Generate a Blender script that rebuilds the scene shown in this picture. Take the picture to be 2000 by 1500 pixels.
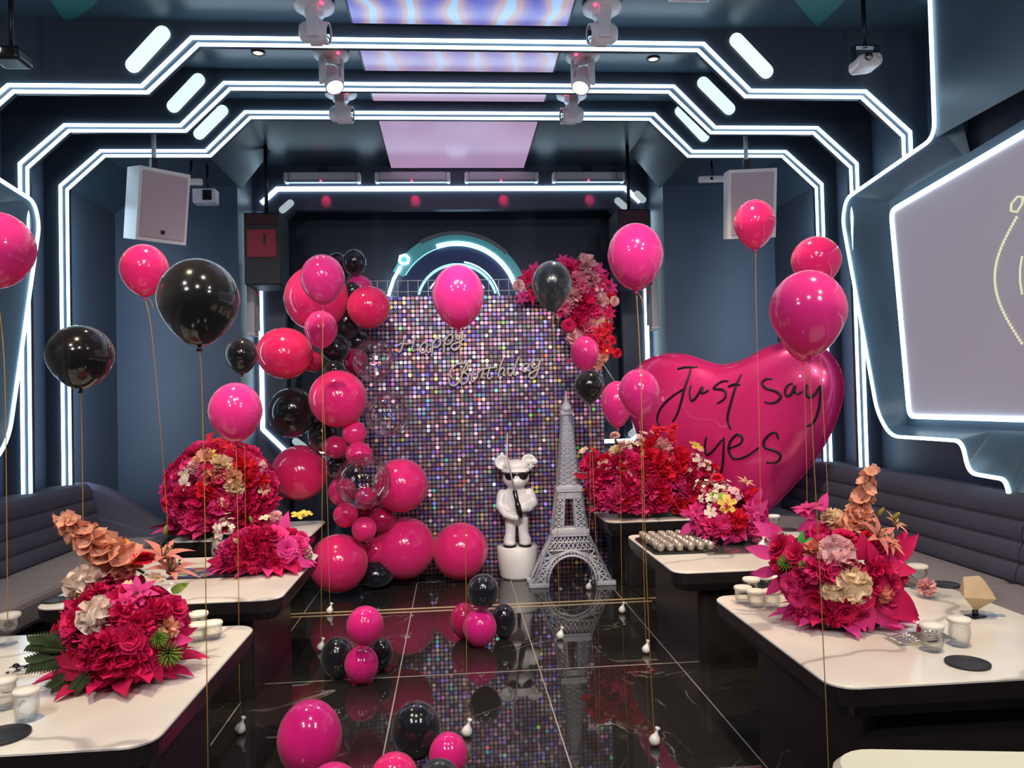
import bpy, bmesh, math, random
import numpy as np
from mathutils import Vector, Matrix
from mathutils.bvhtree import BVHTree
random.seed(7)
PI = math.pi
sc = bpy.context.scene
for o in list(bpy.data.objects):
    bpy.data.objects.remove(o)
COL = sc.collection

# ------------------------------------------------------------------ camera
FPX, CAMH, ROLL, PITCH, YAW = 1500.0, 1.53, .024, .0215, .0772
CF = Vector((math.sin(YAW)*math.cos(PITCH), math.cos(YAW)*math.cos(PITCH), math.sin(PITCH)))
_r = Vector((math.cos(YAW), -math.sin(YAW), 0)); _u = _r.cross(CF)
CR = _r*math.cos(ROLL) - _u*math.sin(ROLL)
CU = _u*math.cos(ROLL) + _r*math.sin(ROLL)
CC = Vector((0, 0, CAMH))
cam_d = bpy.data.cameras.new('camera')
cam = bpy.data.objects.new('camera', cam_d); COL.objects.link(cam)
M4 = Matrix((CR, CU, -CF)).transposed().to_4x4(); M4.translation = CC
cam.matrix_world = M4
cam_d.sensor_fit = 'HORIZONTAL'; cam_d.sensor_width = 36.0; cam_d.lens = 36.0*FPX/2000.0
cam_d.clip_start = .05; cam_d.clip_end = 100
sc.camera = cam

def ray(x, y): return CF + CR*((x-1000)/FPX) + CU*((750-y)/FPX)
def onY(x, y, Y): d = ray(x, y); return CC + d*(Y/d.y)
def onX(x, y, X): d = ray(x, y); return CC + d*(X/d.x)
def onZ(x, y, Z): d = ray(x, y); return CC + d*((Z-CAMH)/d.z)

# ------------------------------------------------------------------ world, exposure
w = bpy.data.worlds.new('world'); sc.world = w; w.use_nodes = True
w.node_tree.nodes['Background'].inputs[0].default_value = (.30, .34, .42, 1)
w.node_tree.nodes['Background'].inputs[1].default_value = .12
sc.view_settings.view_transform = 'Standard'
sc.view_settings.look = 'None'
sc.view_settings.gamma = 1.0
sc.view_settings.use_curve_mapping = False
sc.view_settings.exposure = 0.0
try:
    sc.cycles.max_bounces = 7; sc.cycles.diffuse_bounces = 3; sc.cycles.glossy_bounces = 4
    sc.cycles.transparent_max_bounces = 14; sc.cycles.transmission_bounces = 4
    sc.cycles.caustics_reflective = False; sc.cycles.caustics_refractive = False
    sc.cycles.sample_clamp_indirect = 4.0
except Exception:
    pass

# ------------------------------------------------------------------ lamps
def spot(name, loc, target, power, color, angle=60, blend=.6, radius=.05):
    d = bpy.data.lights.new(name, 'SPOT'); d.energy = power; d.color = color
    d.spot_size = math.radians(angle); d.spot_blend = blend; d.shadow_soft_size = radius
    o = bpy.data.objects.new(name, d); COL.objects.link(o); o.location = loc
    o.rotation_euler = (Vector(target)-Vector(loc)).to_track_quat('-Z', 'Y').to_euler()
    return o
WARM = (1.0, .78, .50); WHITE = (1.0, .93, .86); COOL = (.62, .80, 1.0)
LT = 1.0
for x, y, tx, ty, p in [(-1.35, 2.0, -1.35, 2.7, 150), (-1.3, 3.9, -1.4, 4.4, 120), (-1.3, 5.4, -1.4, 6.1, 110),
                        (1.6, 2.2, 1.75, 2.9, 150), (1.5, 4.2, 1.75, 4.6, 120), (1.5, 5.4, 1.8, 6.3, 110)]:
    spot('ceiling_spot_lamp', (x, y, 3.93), (tx, ty, .5), p*1.75, WARM, 62, .8, .04)
for x, y, tx, ty, tz, p in [(-.5, 1.2, -.7, 6.5, 1.0, 420), (.75, 1.2, .9, 6.6, .9, 420),
                            (0, 1.6, -.2, 4.2, 0, 160)]:
    spot('ceiling_spot_lamp', (x, y, 3.93), (tx, ty, tz), p*1.08, WHITE, 50, .8, .05)
for x, y in [(-2.0, .3), (2.0, .3), (0, -.6)]:
    spot('ceiling_spot_lamp', (x, y, 3.93), (x*.9, y+2.6, 1.0), 170*LT, (1, .9, .82), 110, 1.0, .08)

def bulb(name, loc, power, color, radius):
    d = bpy.data.lights.new(name, 'POINT'); d.energy = power; d.color = color; d.shadow_soft_size = radius
    o = bpy.data.objects.new(name, d); COL.objects.link(o); o.location = loc
for x, y in [(-1.5, .4), (1.6, .4)]: bulb('added_fill_lamp', (x, y, 2.9), 70, (.80, .86, 1.0), .16)  # added point lamps, unseen fill for the dim upper room
# ------------------------------------------------------------------ materials
MATS = {}
def mat(name, color=(.5, .5, .5), rough=.5, metal=0., emit=None, es=0., spec=.5, coat=0., sss=0.):
    if name in MATS: return MATS[name]
    m = bpy.data.materials.new(name); m.use_nodes = True; MATS[name] = m
    b = m.node_tree.nodes['Principled BSDF']
    b.inputs['Base Color'].default_value = (*color, 1); b.inputs['Roughness'].default_value = rough
    b.inputs['Metallic'].default_value = metal; b.inputs['Specular IOR Level'].default_value = spec
    b.inputs['Coat Weight'].default_value = coat
    if emit: b.inputs['Emission Color'].default_value = (*emit, 1); b.inputs['Emission Strength'].default_value = es
    return m
def nd(m, t, **kw):
    n = m.node_tree.nodes.new(t)
    for k, v in kw.items(): setattr(n, k, v)
    return n
def lk(m, a, b): m.node_tree.links.new(a, b)
def bsdf(m): return m.node_tree.nodes['Principled BSDF']
def ramp(m, fac, stops):
    r = nd(m, 'ShaderNodeValToRGB'); e = r.color_ramp.elements
    while len(e) < len(stops): e.new(.5)
    for i, (p, c) in enumerate(stops):
        e[i].position = p; e[i].color = (*c, 1)
    if fac is not None: lk(m, fac, r.inputs[0])
    return r
def noise_bump(m, scale=80, strength=.1, dist=.01):
    tc = nd(m, 'ShaderNodeTexCoord'); n = nd(m, 'ShaderNodeTexNoise'); n.inputs['Scale'].default_value = scale
    n.inputs['Detail'].default_value = 4
    b = nd(m, 'ShaderNodeBump'); b.inputs['Strength'].default_value = strength; b.inputs['Distance'].default_value = dist
    lk(m, tc.outputs['Object'], n.inputs['Vector']); lk(m, n.outputs[0], b.inputs['Height'])
    lk(m, b.outputs[0], bsdf(m).inputs['Normal'])
def mottled(name, c1, c2, scale=3, rough=.5, spec=.5, **k):
    if name in MATS: return MATS[name]
    m = mat(name, c1, rough, spec=spec, **k)
    tc = nd(m, 'ShaderNodeTexCoord'); n = nd(m, 'ShaderNodeTexNoise'); n.inputs['Scale'].default_value = scale
    n.inputs['Detail'].default_value = 5
    lk(m, tc.outputs['Object'], n.inputs['Vector'])
    r = ramp(m, n.outputs[0], [(.3, c1), (.7, c2)]); lk(m, r.outputs[0], bsdf(m).inputs['Base Color'])
    return m

M_wall = mottled('navy_paint', (.045, .062, .098), (.055, .075, .112), 2, .45, .4)
M_walllit = mottled('lit_navy_paint', (.10, .14, .19), (.115, .155, .21), 2, .5, .3)  # paler copy of the wall navy, glow put into the colour
M_ceil = mottled('dark_gloss_ceiling', (.035, .06, .082), (.042, .07, .095), 1.5, .33, .3)
M_rib = mottled('rib_navy', (.045, .06, .085), (.055, .072, .098), 3, .4, .4)
M_black = mat('matte_black', (.008, .009, .013), .55)
M_strip = mat('led_strip', (.9, .95, 1), .4, emit=(.58, .82, 1.0), es=7.0)
M_pill = mat('led_pill', (.8, .95, .95), .4, emit=(.66, .90, .92), es=1.15)
M_trimled = mat('trim_led', (.9, .95, 1), .4, emit=(.60, .84, 1.0), es=4.0)
M_teal = mat('teal_light_patch', (.03, .15, .15), .4)
M_white = mat('white_plastic', (.80, .78, .80), .4)
M_white2 = mat('white_gloss', (.80, .77, .75), .3)
M_grey = mat('light_grey_paint', (.62, .62, .66), .4)
M_tower = mat('tower_grey', (.50, .50, .55), .42)
M_darkmetal = mat('dark_metal', (.03, .03, .035), .35, .6)
M_glasslens = mat('lens_black', (.01, .01, .012), .1)
M_red_led = mat('red_led', (.5, .0, .02), .4, emit=(1, .03, .10), es=6)
M_warm_led = mat('warm_led', (1, .8, .6), .4, emit=(1, .72, .42), es=14)
M_beam = mat('moving_head_beam', (1, 1, .9), .4, emit=(1, .96, .82), es=12)
M_gold = mat('gold_ribbon', (.50, .28, .05), .4, .3)
M_brass = mat('brass_inlay', (.75, .58, .34), .28, .4)
M_base = mottled('table_dark', (.016, .0125, .0135), (.021, .0165, .017), 6, .32, .5)
M_paper = mat('white_paper', (.82, .78, .70), .7)
M_coaster = mottled('black_coaster', (.012, .013, .018), (.022, .023, .03), 60, .5)
M_kraft = mottled('kraft_card', (.48, .34, .20), (.53, .39, .25), 20, .7)
M_foam = mat('floral_foam', (.03, .05, .03), .9)
M_green = mottled('green_leaf', (.05, .11, .03), (.08, .16, .05), 20, .5)
M_fern = mottled('fern_green', (.045, .07, .03), (.09, .12, .055), 20, .6)
M_lime = mat('lime_green', (.26, .42, .07), .5)
M_bgreen = mat('bright_green', (.08, .55, .10), .45)

def marble():
    m = mat('cream_marble', (.8, .76, .68), .22, spec=.4)
    tc = nd(m, 'ShaderNodeTexCoord'); w_ = nd(m, 'ShaderNodeTexWave')
    w_.inputs['Scale'].default_value = .55; w_.inputs['Distortion'].default_value = 14; w_.inputs['Detail'].default_value = 4
    w_.inputs['Detail Scale'].default_value = 1.3
    mp = nd(m, 'ShaderNodeMapping'); mp.inputs['Rotation'].default_value = (0, 0, .9)
    lk(m, tc.outputs['Object'], mp.inputs[0]); lk(m, mp.outputs[0], w_.inputs['Vector'])
    n = nd(m, 'ShaderNodeTexNoise'); n.inputs['Scale'].default_value = 2.2; lk(m, tc.outputs['Object'], n.inputs['Vector'])
    r = ramp(m, w_.outputs['Color'], [(0, (.50, .47, .44)), (.035, (.80, .75, .67)), (.3, (.83, .78, .70))])
    r2 = ramp(m, n.outputs[0], [(.42, (.82, .82, .82)), (.62, (1, 1, 1))])
    mx = nd(m, 'ShaderNodeMix', data_type='RGBA', blend_type='MULTIPLY'); mx.inputs[0].default_value = .7
    lk(m, r.outputs[0], mx.inputs[6]); lk(m, r2.outputs[0], mx.inputs[7]); lk(m, mx.outputs[2], bsdf(m).inputs['Base Color'])
    return m
M_marble = marble()
def floor_mat():
    m = mat('black_marble', (.008, .008, .008), .025, spec=.6)
    g = nd(m, 'ShaderNodeNewGeometry'); n = nd(m, 'ShaderNodeTexNoise'); n.inputs['Scale'].default_value = 1.3
    n.inputs['Detail'].default_value = 7; n.inputs['Distortion'].default_value = .8; lk(m, g.outputs['Position'], n.inputs['Vector'])
    r = ramp(m, n.outputs[0], [(.497, (0, 0, 0)), (.502, (1, 1, 1)), (.507, (0, 0, 0))])
    n2 = nd(m, 'ShaderNodeTexNoise'); n2.inputs['Scale'].default_value = 2.4; lk(m, g.outputs['Position'], n2.inputs['Vector'])
    r2 = ramp(m, n2.outputs[0], [(.5, (0, 0, 0)), (.68, (1, 1, 1))])
    mu = nd(m, 'ShaderNodeMath', operation='MULTIPLY'); lk(m, r.outputs[0], mu.inputs[0]); lk(m, r2.outputs[0], mu.inputs[1])
    c = ramp(m, mu.outputs[0], [(0, (.018, .017, .016)), (1, (.34, .32, .31))])
    lk(m, c.outputs[0], bsdf(m).inputs['Base Color'])
    return m
M_floor = floor_mat()
M_grout = mat('pale_grout', (.34, .30, .27), .6)

def sofa_mat():
    m = mottled('slate_fabric', (.062, .064, .098), (.074, .077, .114), 90, .85, .2)
    noise_bump(m, 260, .25, .004); return m
M_sofa = sofa_mat()
M_seat = mottled('taupe_fabric', (.16, .145, .16), (.19, .17, .185), 90, .85, .2)

def latex(name, col, trans=0., rough=.14):
    if name in MATS: return MATS[name]
    m = mat(name, col, rough, spec=.5, coat=.35); b = bsdf(m)
    b.inputs['Coat Roughness'].default_value = .06
    b.inputs['Sheen Weight'].default_value = .15
    out = m.node_tree.nodes['Material Output']
    last = b.outputs[0]
    tl = nd(m, 'ShaderNodeBsdfTranslucent'); tl.inputs[0].default_value = (*col, 1)
    mx = nd(m, 'ShaderNodeMixShader'); mx.inputs[0].default_value = .28 if max(col) > .1 else 0.
    lk(m, last, mx.inputs[1]); lk(m, tl.outputs[0], mx.inputs[2]); last = mx.outputs[0]
    if trans:
        tr = nd(m, 'ShaderNodeBsdfTransparent'); tr.inputs[0].default_value = tuple(min(1, c*.9+.12) for c in col)+(1,)
        m2 = nd(m, 'ShaderNodeMixShader'); lw = nd(m, 'ShaderNodeLayerWeight'); lw.inputs[0].default_value = .35
        mr = nd(m, 'ShaderNodeMapRange'); mr.inputs[3].default_value = trans; mr.inputs[4].default_value = trans*.2
        lk(m, lw.outputs['Facing'], mr.inputs[0]); lk(m, mr.outputs[0], m2.inputs[0])
        lk(m, last, m2.inputs[1]); lk(m, tr.outputs[0], m2.inputs[2]); last = m2.outputs[0]
    lk(m, last, out.inputs[0]); return m
HOT = latex('latex_hot_pink', (.90, .026, .22)); MAG = latex('latex_magenta', (.84, .04, .30), .11)
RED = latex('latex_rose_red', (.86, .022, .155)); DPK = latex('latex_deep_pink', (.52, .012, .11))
BLK = latex('latex_black', (.006, .007, .011)); BLKT = latex('latex_smoky_black', (.010, .009, .010), .22)
GUN = latex('latex_gunmetal', (.014, .017, .019), 0, .24)
RPK = latex('latex_rose_pink', (.87, .026, .205), .06)
def clear_mat(name, tint=(1, 1, 1), base=.03, edge=.5):
    if name in MATS: return MATS[name]
    m = bpy.data.materials.new(name); m.use_nodes = True; MATS[name] = m
    nt = m.node_tree; nt.nodes.remove(nt.nodes['Principled BSDF']); out = nt.nodes['Material Output']
    g = nd(m, 'ShaderNodeBsdfGlossy'); g.inputs['Roughness'].default_value = .04
    t = nd(m, 'ShaderNodeBsdfTransparent'); t.inputs[0].default_value = (*tint, 1)
    lw = nd(m, 'ShaderNodeLayerWeight'); lw.inputs[0].default_value = .3
    mr = nd(m, 'ShaderNodeMapRange'); mr.inputs[3].default_value = base; mr.inputs[4].default_value = edge
    lk(m, lw.outputs['Fresnel'], mr.inputs[0]); mx = nd(m, 'ShaderNodeMixShader')
    lk(m, mr.outputs[0], mx.inputs[0]); lk(m, t.outputs[0], mx.inputs[1]); lk(m, g.outputs[0], mx.inputs[2]); lk(m, mx.outputs[0], out.inputs[0])
    return m
M_glass = clear_mat('clear_glass', (.98, .985, .98), .02, .42)
M_cballoon = clear_mat('clear_balloon', (.95, .93, .95), .07, .55)
M_smoke = mat('smoked_glass', (.46, .38, .31), .12, .45)

def petal_mat(name, col, var=.12, tl=.25):
    if name in MATS: return MATS[name]
    m = mat(name, col, .62, spec=.25)
    oi = nd(m, 'ShaderNodeNewGeometry'); hs = nd(m, 'ShaderNodeHueSaturation')
    ri = oi.outputs['Random Per Island']
    mr = nd(m, 'ShaderNodeMapRange'); mr.inputs[3].default_value = 1-var*2; mr.inputs[4].default_value = 1+var
    lk(m, ri, mr.inputs[0]); lk(m, mr.outputs[0], hs.inputs['Value']); hs.inputs['Color'].default_value = (*col, 1)
    lk(m, hs.outputs[0], bsdf(m).inputs['Base Color'])
    t = nd(m, 'ShaderNodeBsdfTranslucent'); lk(m, hs.outputs[0], t.inputs[0]); mx = nd(m, 'ShaderNodeMixShader'); mx.inputs[0].default_value = tl
    lk(m, bsdf(m).outputs[0], mx.inputs[1]); lk(m, t.outputs[0], mx.inputs[2]); lk(m, mx.outputs[0], m.node_tree.nodes['Material Output'].inputs[0])
    return m
PC = {'crimson': (.72, .014, .12), 'red': (.82, .018, .055), 'hot': (.87, .05, .27), 'magenta': (.80, .06, .32), 'pink': (.85, .22, .36),
      'palepink': (.88, .50, .52), 'white': (.90, .74, .64), 'cream': (.90, .70, .48), 'peach': (.86, .42, .29), 'salmon': (.80, .28, .22),
      'dark': (.52, .010, .08), 'yellow': (.80, .62, .12), 'lime': (.30, .46, .08), 'fern': (.06, .09, .035), 'green': (.07, .14, .04), 'bright': (.07, .55, .10), 'bud': (.38, .36, .06)}
def PM(c): return petal_mat('petal_'+c, PC[c])

# ------------------------------------------------------------------ mesh helpers
class MB:
    def __init__(s): s.v = []; s.f = []; s.mi = []; s.sm = []
    def add(s, vs, fs, mi=0, smooth=False):
        o = len(s.v); s.v.extend([tuple(v) for v in vs])
        for f in fs: s.f.append(tuple(i+o for i in f)); s.mi.append(mi); s.sm.append(smooth)
        return s
    def box(s, c, d, R=None, mi=0, bev=0.):
        if bev > 0:
            bm = bmesh.new(); bmesh.ops.create_cube(bm, size=1)
            for v in bm.verts: v.co = Vector((v.co.x*d[0], v.co.y*d[1], v.co.z*d[2]))
            bmesh.ops.bevel(bm, geom=bm.edges[:], offset=bev, segments=3, affect='EDGES', profile=.5)
            bm.verts.index_update(); vs = [v.co.copy() for v in bm.verts]; fs = [[v.index for v in f.verts] for f in bm.faces]; bm.free()
        else:
            x, y, z = d[0]/2, d[1]/2, d[2]/2
            vs = [Vector(p) for p in [(-x,-y,-z),(x,-y,-z),(x,y,-z),(-x,y,-z),(-x,-y,z),(x,-y,z),(x,y,z),(-x,y,z)]]
            fs = [(0,3,2,1),(4,5,6,7),(0,1,5,4),(1,2,6,5),(2,3,7,6),(3,0,4,7)]
        if R is not None: vs = [R @ v for v in vs]
        c = Vector(c); return s.add([v+c for v in vs], fs, mi)
    def tube(s, pts, r, n=8, mi=0, cap=True, smooth=True, closed=False):
        pts = [Vector(p) for p in pts]; N = len(pts)
        rs = r if isinstance(r, (list, tuple)) else [r]*N
        vs = []; up = None
        for i, p in enumerate(pts):
            a = pts[(i-1) % N] if (i > 0 or closed) else p; b = pts[(i+1) % N] if (i < N-1 or closed) else p
            t = (b-a).normalized() if (b-a).length > 1e-9 else Vector((0, 0, 1))
            if up is None or abs(up.dot(t)) > .98:
                up = Vector((0, 0, 1)) if abs(t.z) < .9 else Vector((1, 0, 0))
            q = (up - t*up.dot(t)).normalized(); w_ = t.cross(q); up = q
            for k in range(n):
                an = 2*PI*k/n; vs.append(p + (q*math.cos(an)+w_*math.sin(an))*rs[i])
        fs = []
        for i in range(N if closed else N-1):
            for k in range(n):
                j = (i+1) % N; fs.append((i*n+k, i*n+(k+1) % n, j*n+(k+1) % n, j*n+k))
        if cap and not closed: fs.append(tuple(range(n))[::-1]); fs.append(tuple((N-1)*n+k for k in range(n)))
        return s.add(vs, fs, mi, smooth)
    def lathe(s, prof, c=(0, 0, 0), n=24, mi=0, R=None, smooth=True, cap=False):
        c = Vector(c); vs = []
        for r, z in prof:
            for k in range(n):
                a = 2*PI*k/n; v = Vector((r*math.cos(a), r*math.sin(a), z))
                vs.append((R @ v if R is not None else v)+c)
        fs = [(i*n+k, i*n+(k+1) % n, (i+1)*n+(k+1) % n, (i+1)*n+k) for i in range(len(prof)-1) for k in range(n)]
        if cap: fs.append(tuple(range(n))[::-1]); fs.append(tuple((len(prof)-1)*n+k for k in range(n)))
        return s.add(vs, fs, mi, smooth)
    def ball(s, c, r, n=16, m=10, mi=0, R=None):
        r = (r, r, r) if not isinstance(r, (tuple, list)) else r; c = Vector(c); vs = []; fs = []
        for i in range(m+1):
            t = PI*i/m
            for k in range(n):
                a = 2*PI*k/n; v = Vector((r[0]*math.sin(t)*math.cos(a), r[1]*math.sin(t)*math.sin(a), r[2]*math.cos(t)))
                vs.append((R @ v if R is not None else v)+c)
        for i in range(m):
            for k in range(n): fs.append((i*n+k, (i+1)*n+k, (i+1)*n+(k+1) % n, i*n+(k+1) % n))
        return s.add(vs, fs, mi, True)
    def prism(s, poly, axis, a, b, mi=0):
        """extrude a 2D polygon along axis ('x','y','z') between a and b"""
        def P(p, t): return {'x': (t, p[0], p[1]), 'y': (p[0], t, p[1]), 'z': (p[0], p[1], t)}[axis]
        n = len(poly); vs = [P(p, a) for p in poly]+[P(p, b) for p in poly]
        fs = [tuple(range(n))[::-1], tuple(range(n, 2*n))]+[(i, (i+1) % n, (i+1) % n+n, i+n) for i in range(n)]
        return s.add(vs, fs, mi)
    def mesh(s, name, mats):
        me = bpy.data.meshes.new(name); me.from_pydata([tuple(v) for v in s.v], [], s.f)
        for m in (mats if isinstance(mats, (list, tuple)) else [mats]): me.materials.append(m)
        me.polygons.foreach_set('material_index', s.mi); me.polygons.foreach_set('use_smooth', s.sm); me.update()
        return me
    def fix(s):
        bm = bmesh.new(); me = bpy.data.meshes.new('t'); me.from_pydata(s.v, [], s.f); bm.from_mesh(me)
        bmesh.ops.remove_doubles(bm, verts=bm.verts, dist=1e-5); bmesh.ops.recalc_face_normals(bm, faces=bm.faces)
        bm.to_mesh(me); bm.free(); return me
    def build(s, name, mats, parent=None, loc=None, fix=True):
        me = s.mesh(name, mats)
        if fix and len(s.f) < 60000:
            bm = bmesh.new(); bm.from_mesh(me); bmesh.ops.recalc_face_normals(bm, faces=bm.faces); bm.to_mesh(me); bm.free()
        o = bpy.data.objects.new(name, me); COL.objects.link(o)
        if loc is not None: o.location = loc
        if parent is not None: o.parent = parent
        return o
def tag(o, label=None, cat=None, group=None, kind=None):
    if label: o['label'] = label
    if cat: o['category'] = cat
    if group: o['group'] = group
    if kind: o['kind'] = kind
    return o
def thing(name, label, cat, loc=(0, 0, 0), rz=0., group=None):
    o = bpy.data.objects.new(name, None); COL.objects.link(o); o.location = loc; o.rotation_euler = (0, 0, rz)
    o.empty_display_size = .05
    return tag(o, label, cat, group)
def struct(name, b, m, label=None):
    o = b.build(name, m); o['kind'] = 'structure'
    if label: o['label'] = label
    return o
def strip_tube(pts, wid, dep, axis_n):
    """flat rectangular light strip along pts, facing axis_n, mitred"""
    n = Vector(axis_n).normalized(); pts = [Vector(p) for p in pts]; vs = []; fs = []
    for i, p in enumerate(pts):
        d1 = (pts[i]-pts[i-1]).normalized() if i > 0 else (pts[1]-pts[0]).normalized()
        d2 = (pts[i+1]-pts[i]).normalized() if i < len(pts)-1 else d1
        s1 = d1.cross(n).normalized(); s2 = d2.cross(n).normalized(); sm = (s1+s2).normalized(); k = 1/max(.35, sm.dot(s1))
        sd = sm*(wid/2*k)
        vs += [p-sd, p+sd, p+sd+n*dep, p-sd+n*dep]
    for i in range(len(pts)-1):
        a = i*4; b = a+4
        for k in range(4): fs.append((a+k, a+(k+1) % 4, b+(k+1) % 4, b+k))
    fs.append((0, 1, 2, 3)); e = (len(pts)-1)*4; fs.append((e+3, e+2, e+1, e))
    return MB().add(vs, fs)
# ================================================================== STRUCTURE
X0 = .06; HW = 3.2; CZ = 3.98
# floor: sub-base plus black marble tiles, parts of the floor
fl = struct('floor', MB().box((X0, 2.9, -.0212), (6.6, 11.4, .04)), M_grout, 'glossy black marble tile floor with thin pale joints')
XL = [-1.132+.7945*k for k in range(-3, 6)]; YL = [-2.7, -.40, 1.175, 2.775, 4.37, 5.70]
XL[0] = X0-HW; XL[-1] = X0+HW
def tile(x0, x1, y0, y1):
    g = .0035
    MB().box(((x0+x1)/2, (y0+y1)/2, -.005), (x1-x0-2*g, y1-y0-4*g, .01)).build('tile', M_floor, fl)
for i in range(len(XL)-1):
    for j in range(len(YL)-1): tile(XL[i], XL[i+1], YL[j], YL[j+1])
    tile(XL[i], XL[i+1], 5.79, 6.62); tile(XL[i], XL[i+1], 6.62, 8.6)
tile_mid = MB().box((X0, 5.745, -.005), (6.4, .062, .01)).build('tile', M_floor, fl)
for y in (5.70, 5.79):
    MB().box((X0, y, -.001), (6.4, .017, .008)).build('brass_inlay', M_brass, fl)
# walls
def hull_pts(): return [(X0-HW, 0), (X0-HW, 3.36), (X0-2.86, 3.68), (X0-2.04, 3.68), (X0-1.74, CZ)]
struct('wall_left', MB().box((X0-HW-.06, 2.35, 2.0), (.12, 10.1, 4.1)), M_wall, 'dark navy side wall behind the sofa on the left')
struct('wall_right', MB().box((X0+HW+.06, 2.35, 2.0), (.12, 10.1, 4.1)), M_wall, 'dark navy side wall with projection screen on the right')
struct('wall_back', MB().box((X0, 8.68, 2.0), (5, .12, 4.1)), M_wall, 'dark navy rear wall of the stage niche')
struct('wall_entrance', MB().box((X0, -2.75, 2.0), (6.6, .12, 4.1)), M_wall)
struct('ceiling', MB().box((X0, 2.9, CZ+.06), (6.7, 11.6, .12)), M_ceil, 'glossy dark ceiling above the room')
# boxed-in ceiling sides between first rib and stage (chamfered soffits)
for s, nm in ((-1, 'trim_1'), (1, 'trim_2')):
    poly = [(X0+s*1.74, CZ+.02), (X0+s*2.04, 3.62), (X0+s*2.86, 3.62), (X0+s*(HW+.02), 3.32), (X0+s*(HW+.02), CZ+.02)]
    struct(nm, MB().prism(poly, 'y', 6.27, 7.5), M_ceil)
# side walls of the bay behind the last rib, navy lightened with strip glow painted in
for s, nm in ((-1, 'trim_3'), (1, 'trim_4')):
    struct(nm, MB().box((X0+s*(HW-.015), 6.86, 1.8), (.03, 1.12, 3.6)), M_walllit)
# shoulder walls beside the stage
for s, nm in ((-1, 'wall_stage_left'), (1, 'wall_stage_right')):
    struct(nm, MB().box((X0+s*2.65, 7.9, 1.99), (1.2, 1.0, 3.98)), M_wall)
# stage fascia with chamfered opening
def fascia():
    o = [(X0-2.05, 0), (X0-2.05, CZ), (X0+2.05, CZ), (X0+2.05, 0), (X0+1.74, 0), (X0+1.74, 3.42), (X0+1.63, 3.53), (X0-1.63, 3.53), (X0-1.74, 3.42), (X0-1.74, 0)]
    b = MB(); y0, y1 = 7.96, 8.06
    q = [(0, 1, 8, 9), (1, 7, 8), (1, 2, 6, 7), (2, 5, 6), (2, 3, 4, 5)]
    b.add([(p[0], y0, p[1]) for p in o]+[(p[0], y1, p[1]) for p in o],
          q+[tuple(i+10 for i in f)[::-1] for f in q]+[(i, (i+1) % 10, (i+1) % 10+10, i+10) for i in range(10)])
    return b
fa = struct('wall_stage_fascia', fascia(), mottled('fascia_paint', (.06, .072, .105), (.07, .084, .12), 2, .35, .4), 'navy fascia framing the stage niche')
# low parapet closing the niche under the octagon light
MB().box((X0, 8.06, .5), (3.4, .05, 1.0)).build('niche_panel', M_wall, fa)
def arc_line(name, pts, parent, m=M_strip, wid=.035, y=7.955):
    return strip_tube([(p[0], y, p[1]) for p in pts], wid, .012, (0, -1, 0)).build(name, m, parent)
arc_line('light_strip', [(X0-1.96, 3.60), (X0-1.80, 3.745), (X0+1.80, 3.745), (X0+1.96, 3.60)], fa, wid=.045)
arc_line('light_strip', [(X0-1.985, 3.50), (X0-1.985, 1.30), (X0-1.75, 1.06), (X0-1.2, 1.06)], fa, wid=.04)
arc_line('light_strip', [(X0+1.995, 3.50), (X0+1.995, 1.30), (X0+1.80, 1.08), (X0+1.2, 1.08)], fa, wid=.04)
def pill(a, b, y, r, parent, m=M_pill):
    A = Vector((a[0], y, a[1])); B = Vector((b[0], y, b[1])); d = (B-A).normalized(); n = Vector((0, -1, 0)); s = d.cross(n)
    pts = []
    for k in range(9): an = PI*k/8; pts.append(B + s*math.cos(an)*r + d*math.sin(an)*r)
    for k in range(9): an = PI*k/8; pts.append(A - s*math.cos(an)*r - d*math.sin(an)*r)
    N = len(pts); vs = pts+[p+n*.015 for p in pts]
    MB().add(vs, [tuple(range(N)), tuple(range(N, 2*N))]+[(i, (i+1) % N, (i+1) % N+N, i+N) for i in range(N)]).build('light_pill', m, parent)
for a, b in [((-1.75, 3.53), (-1.67, 3.60)), ((1.72, 3.61), (1.82, 3.52)), ((-1.66, 1.17), (-1.58, 1.11)), ((1.80, 1.15), (1.86, 1.20)), ((1.93, 3.68), (1.99, 3.62))]:
    pill((a[0]+X0, a[1]), (b[0]+X0, b[1]), 7.955, .035, fa, mat('soft_pill', (.5, .6, .62), .4, emit=(.6, .72, .75), es=.55))
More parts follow.
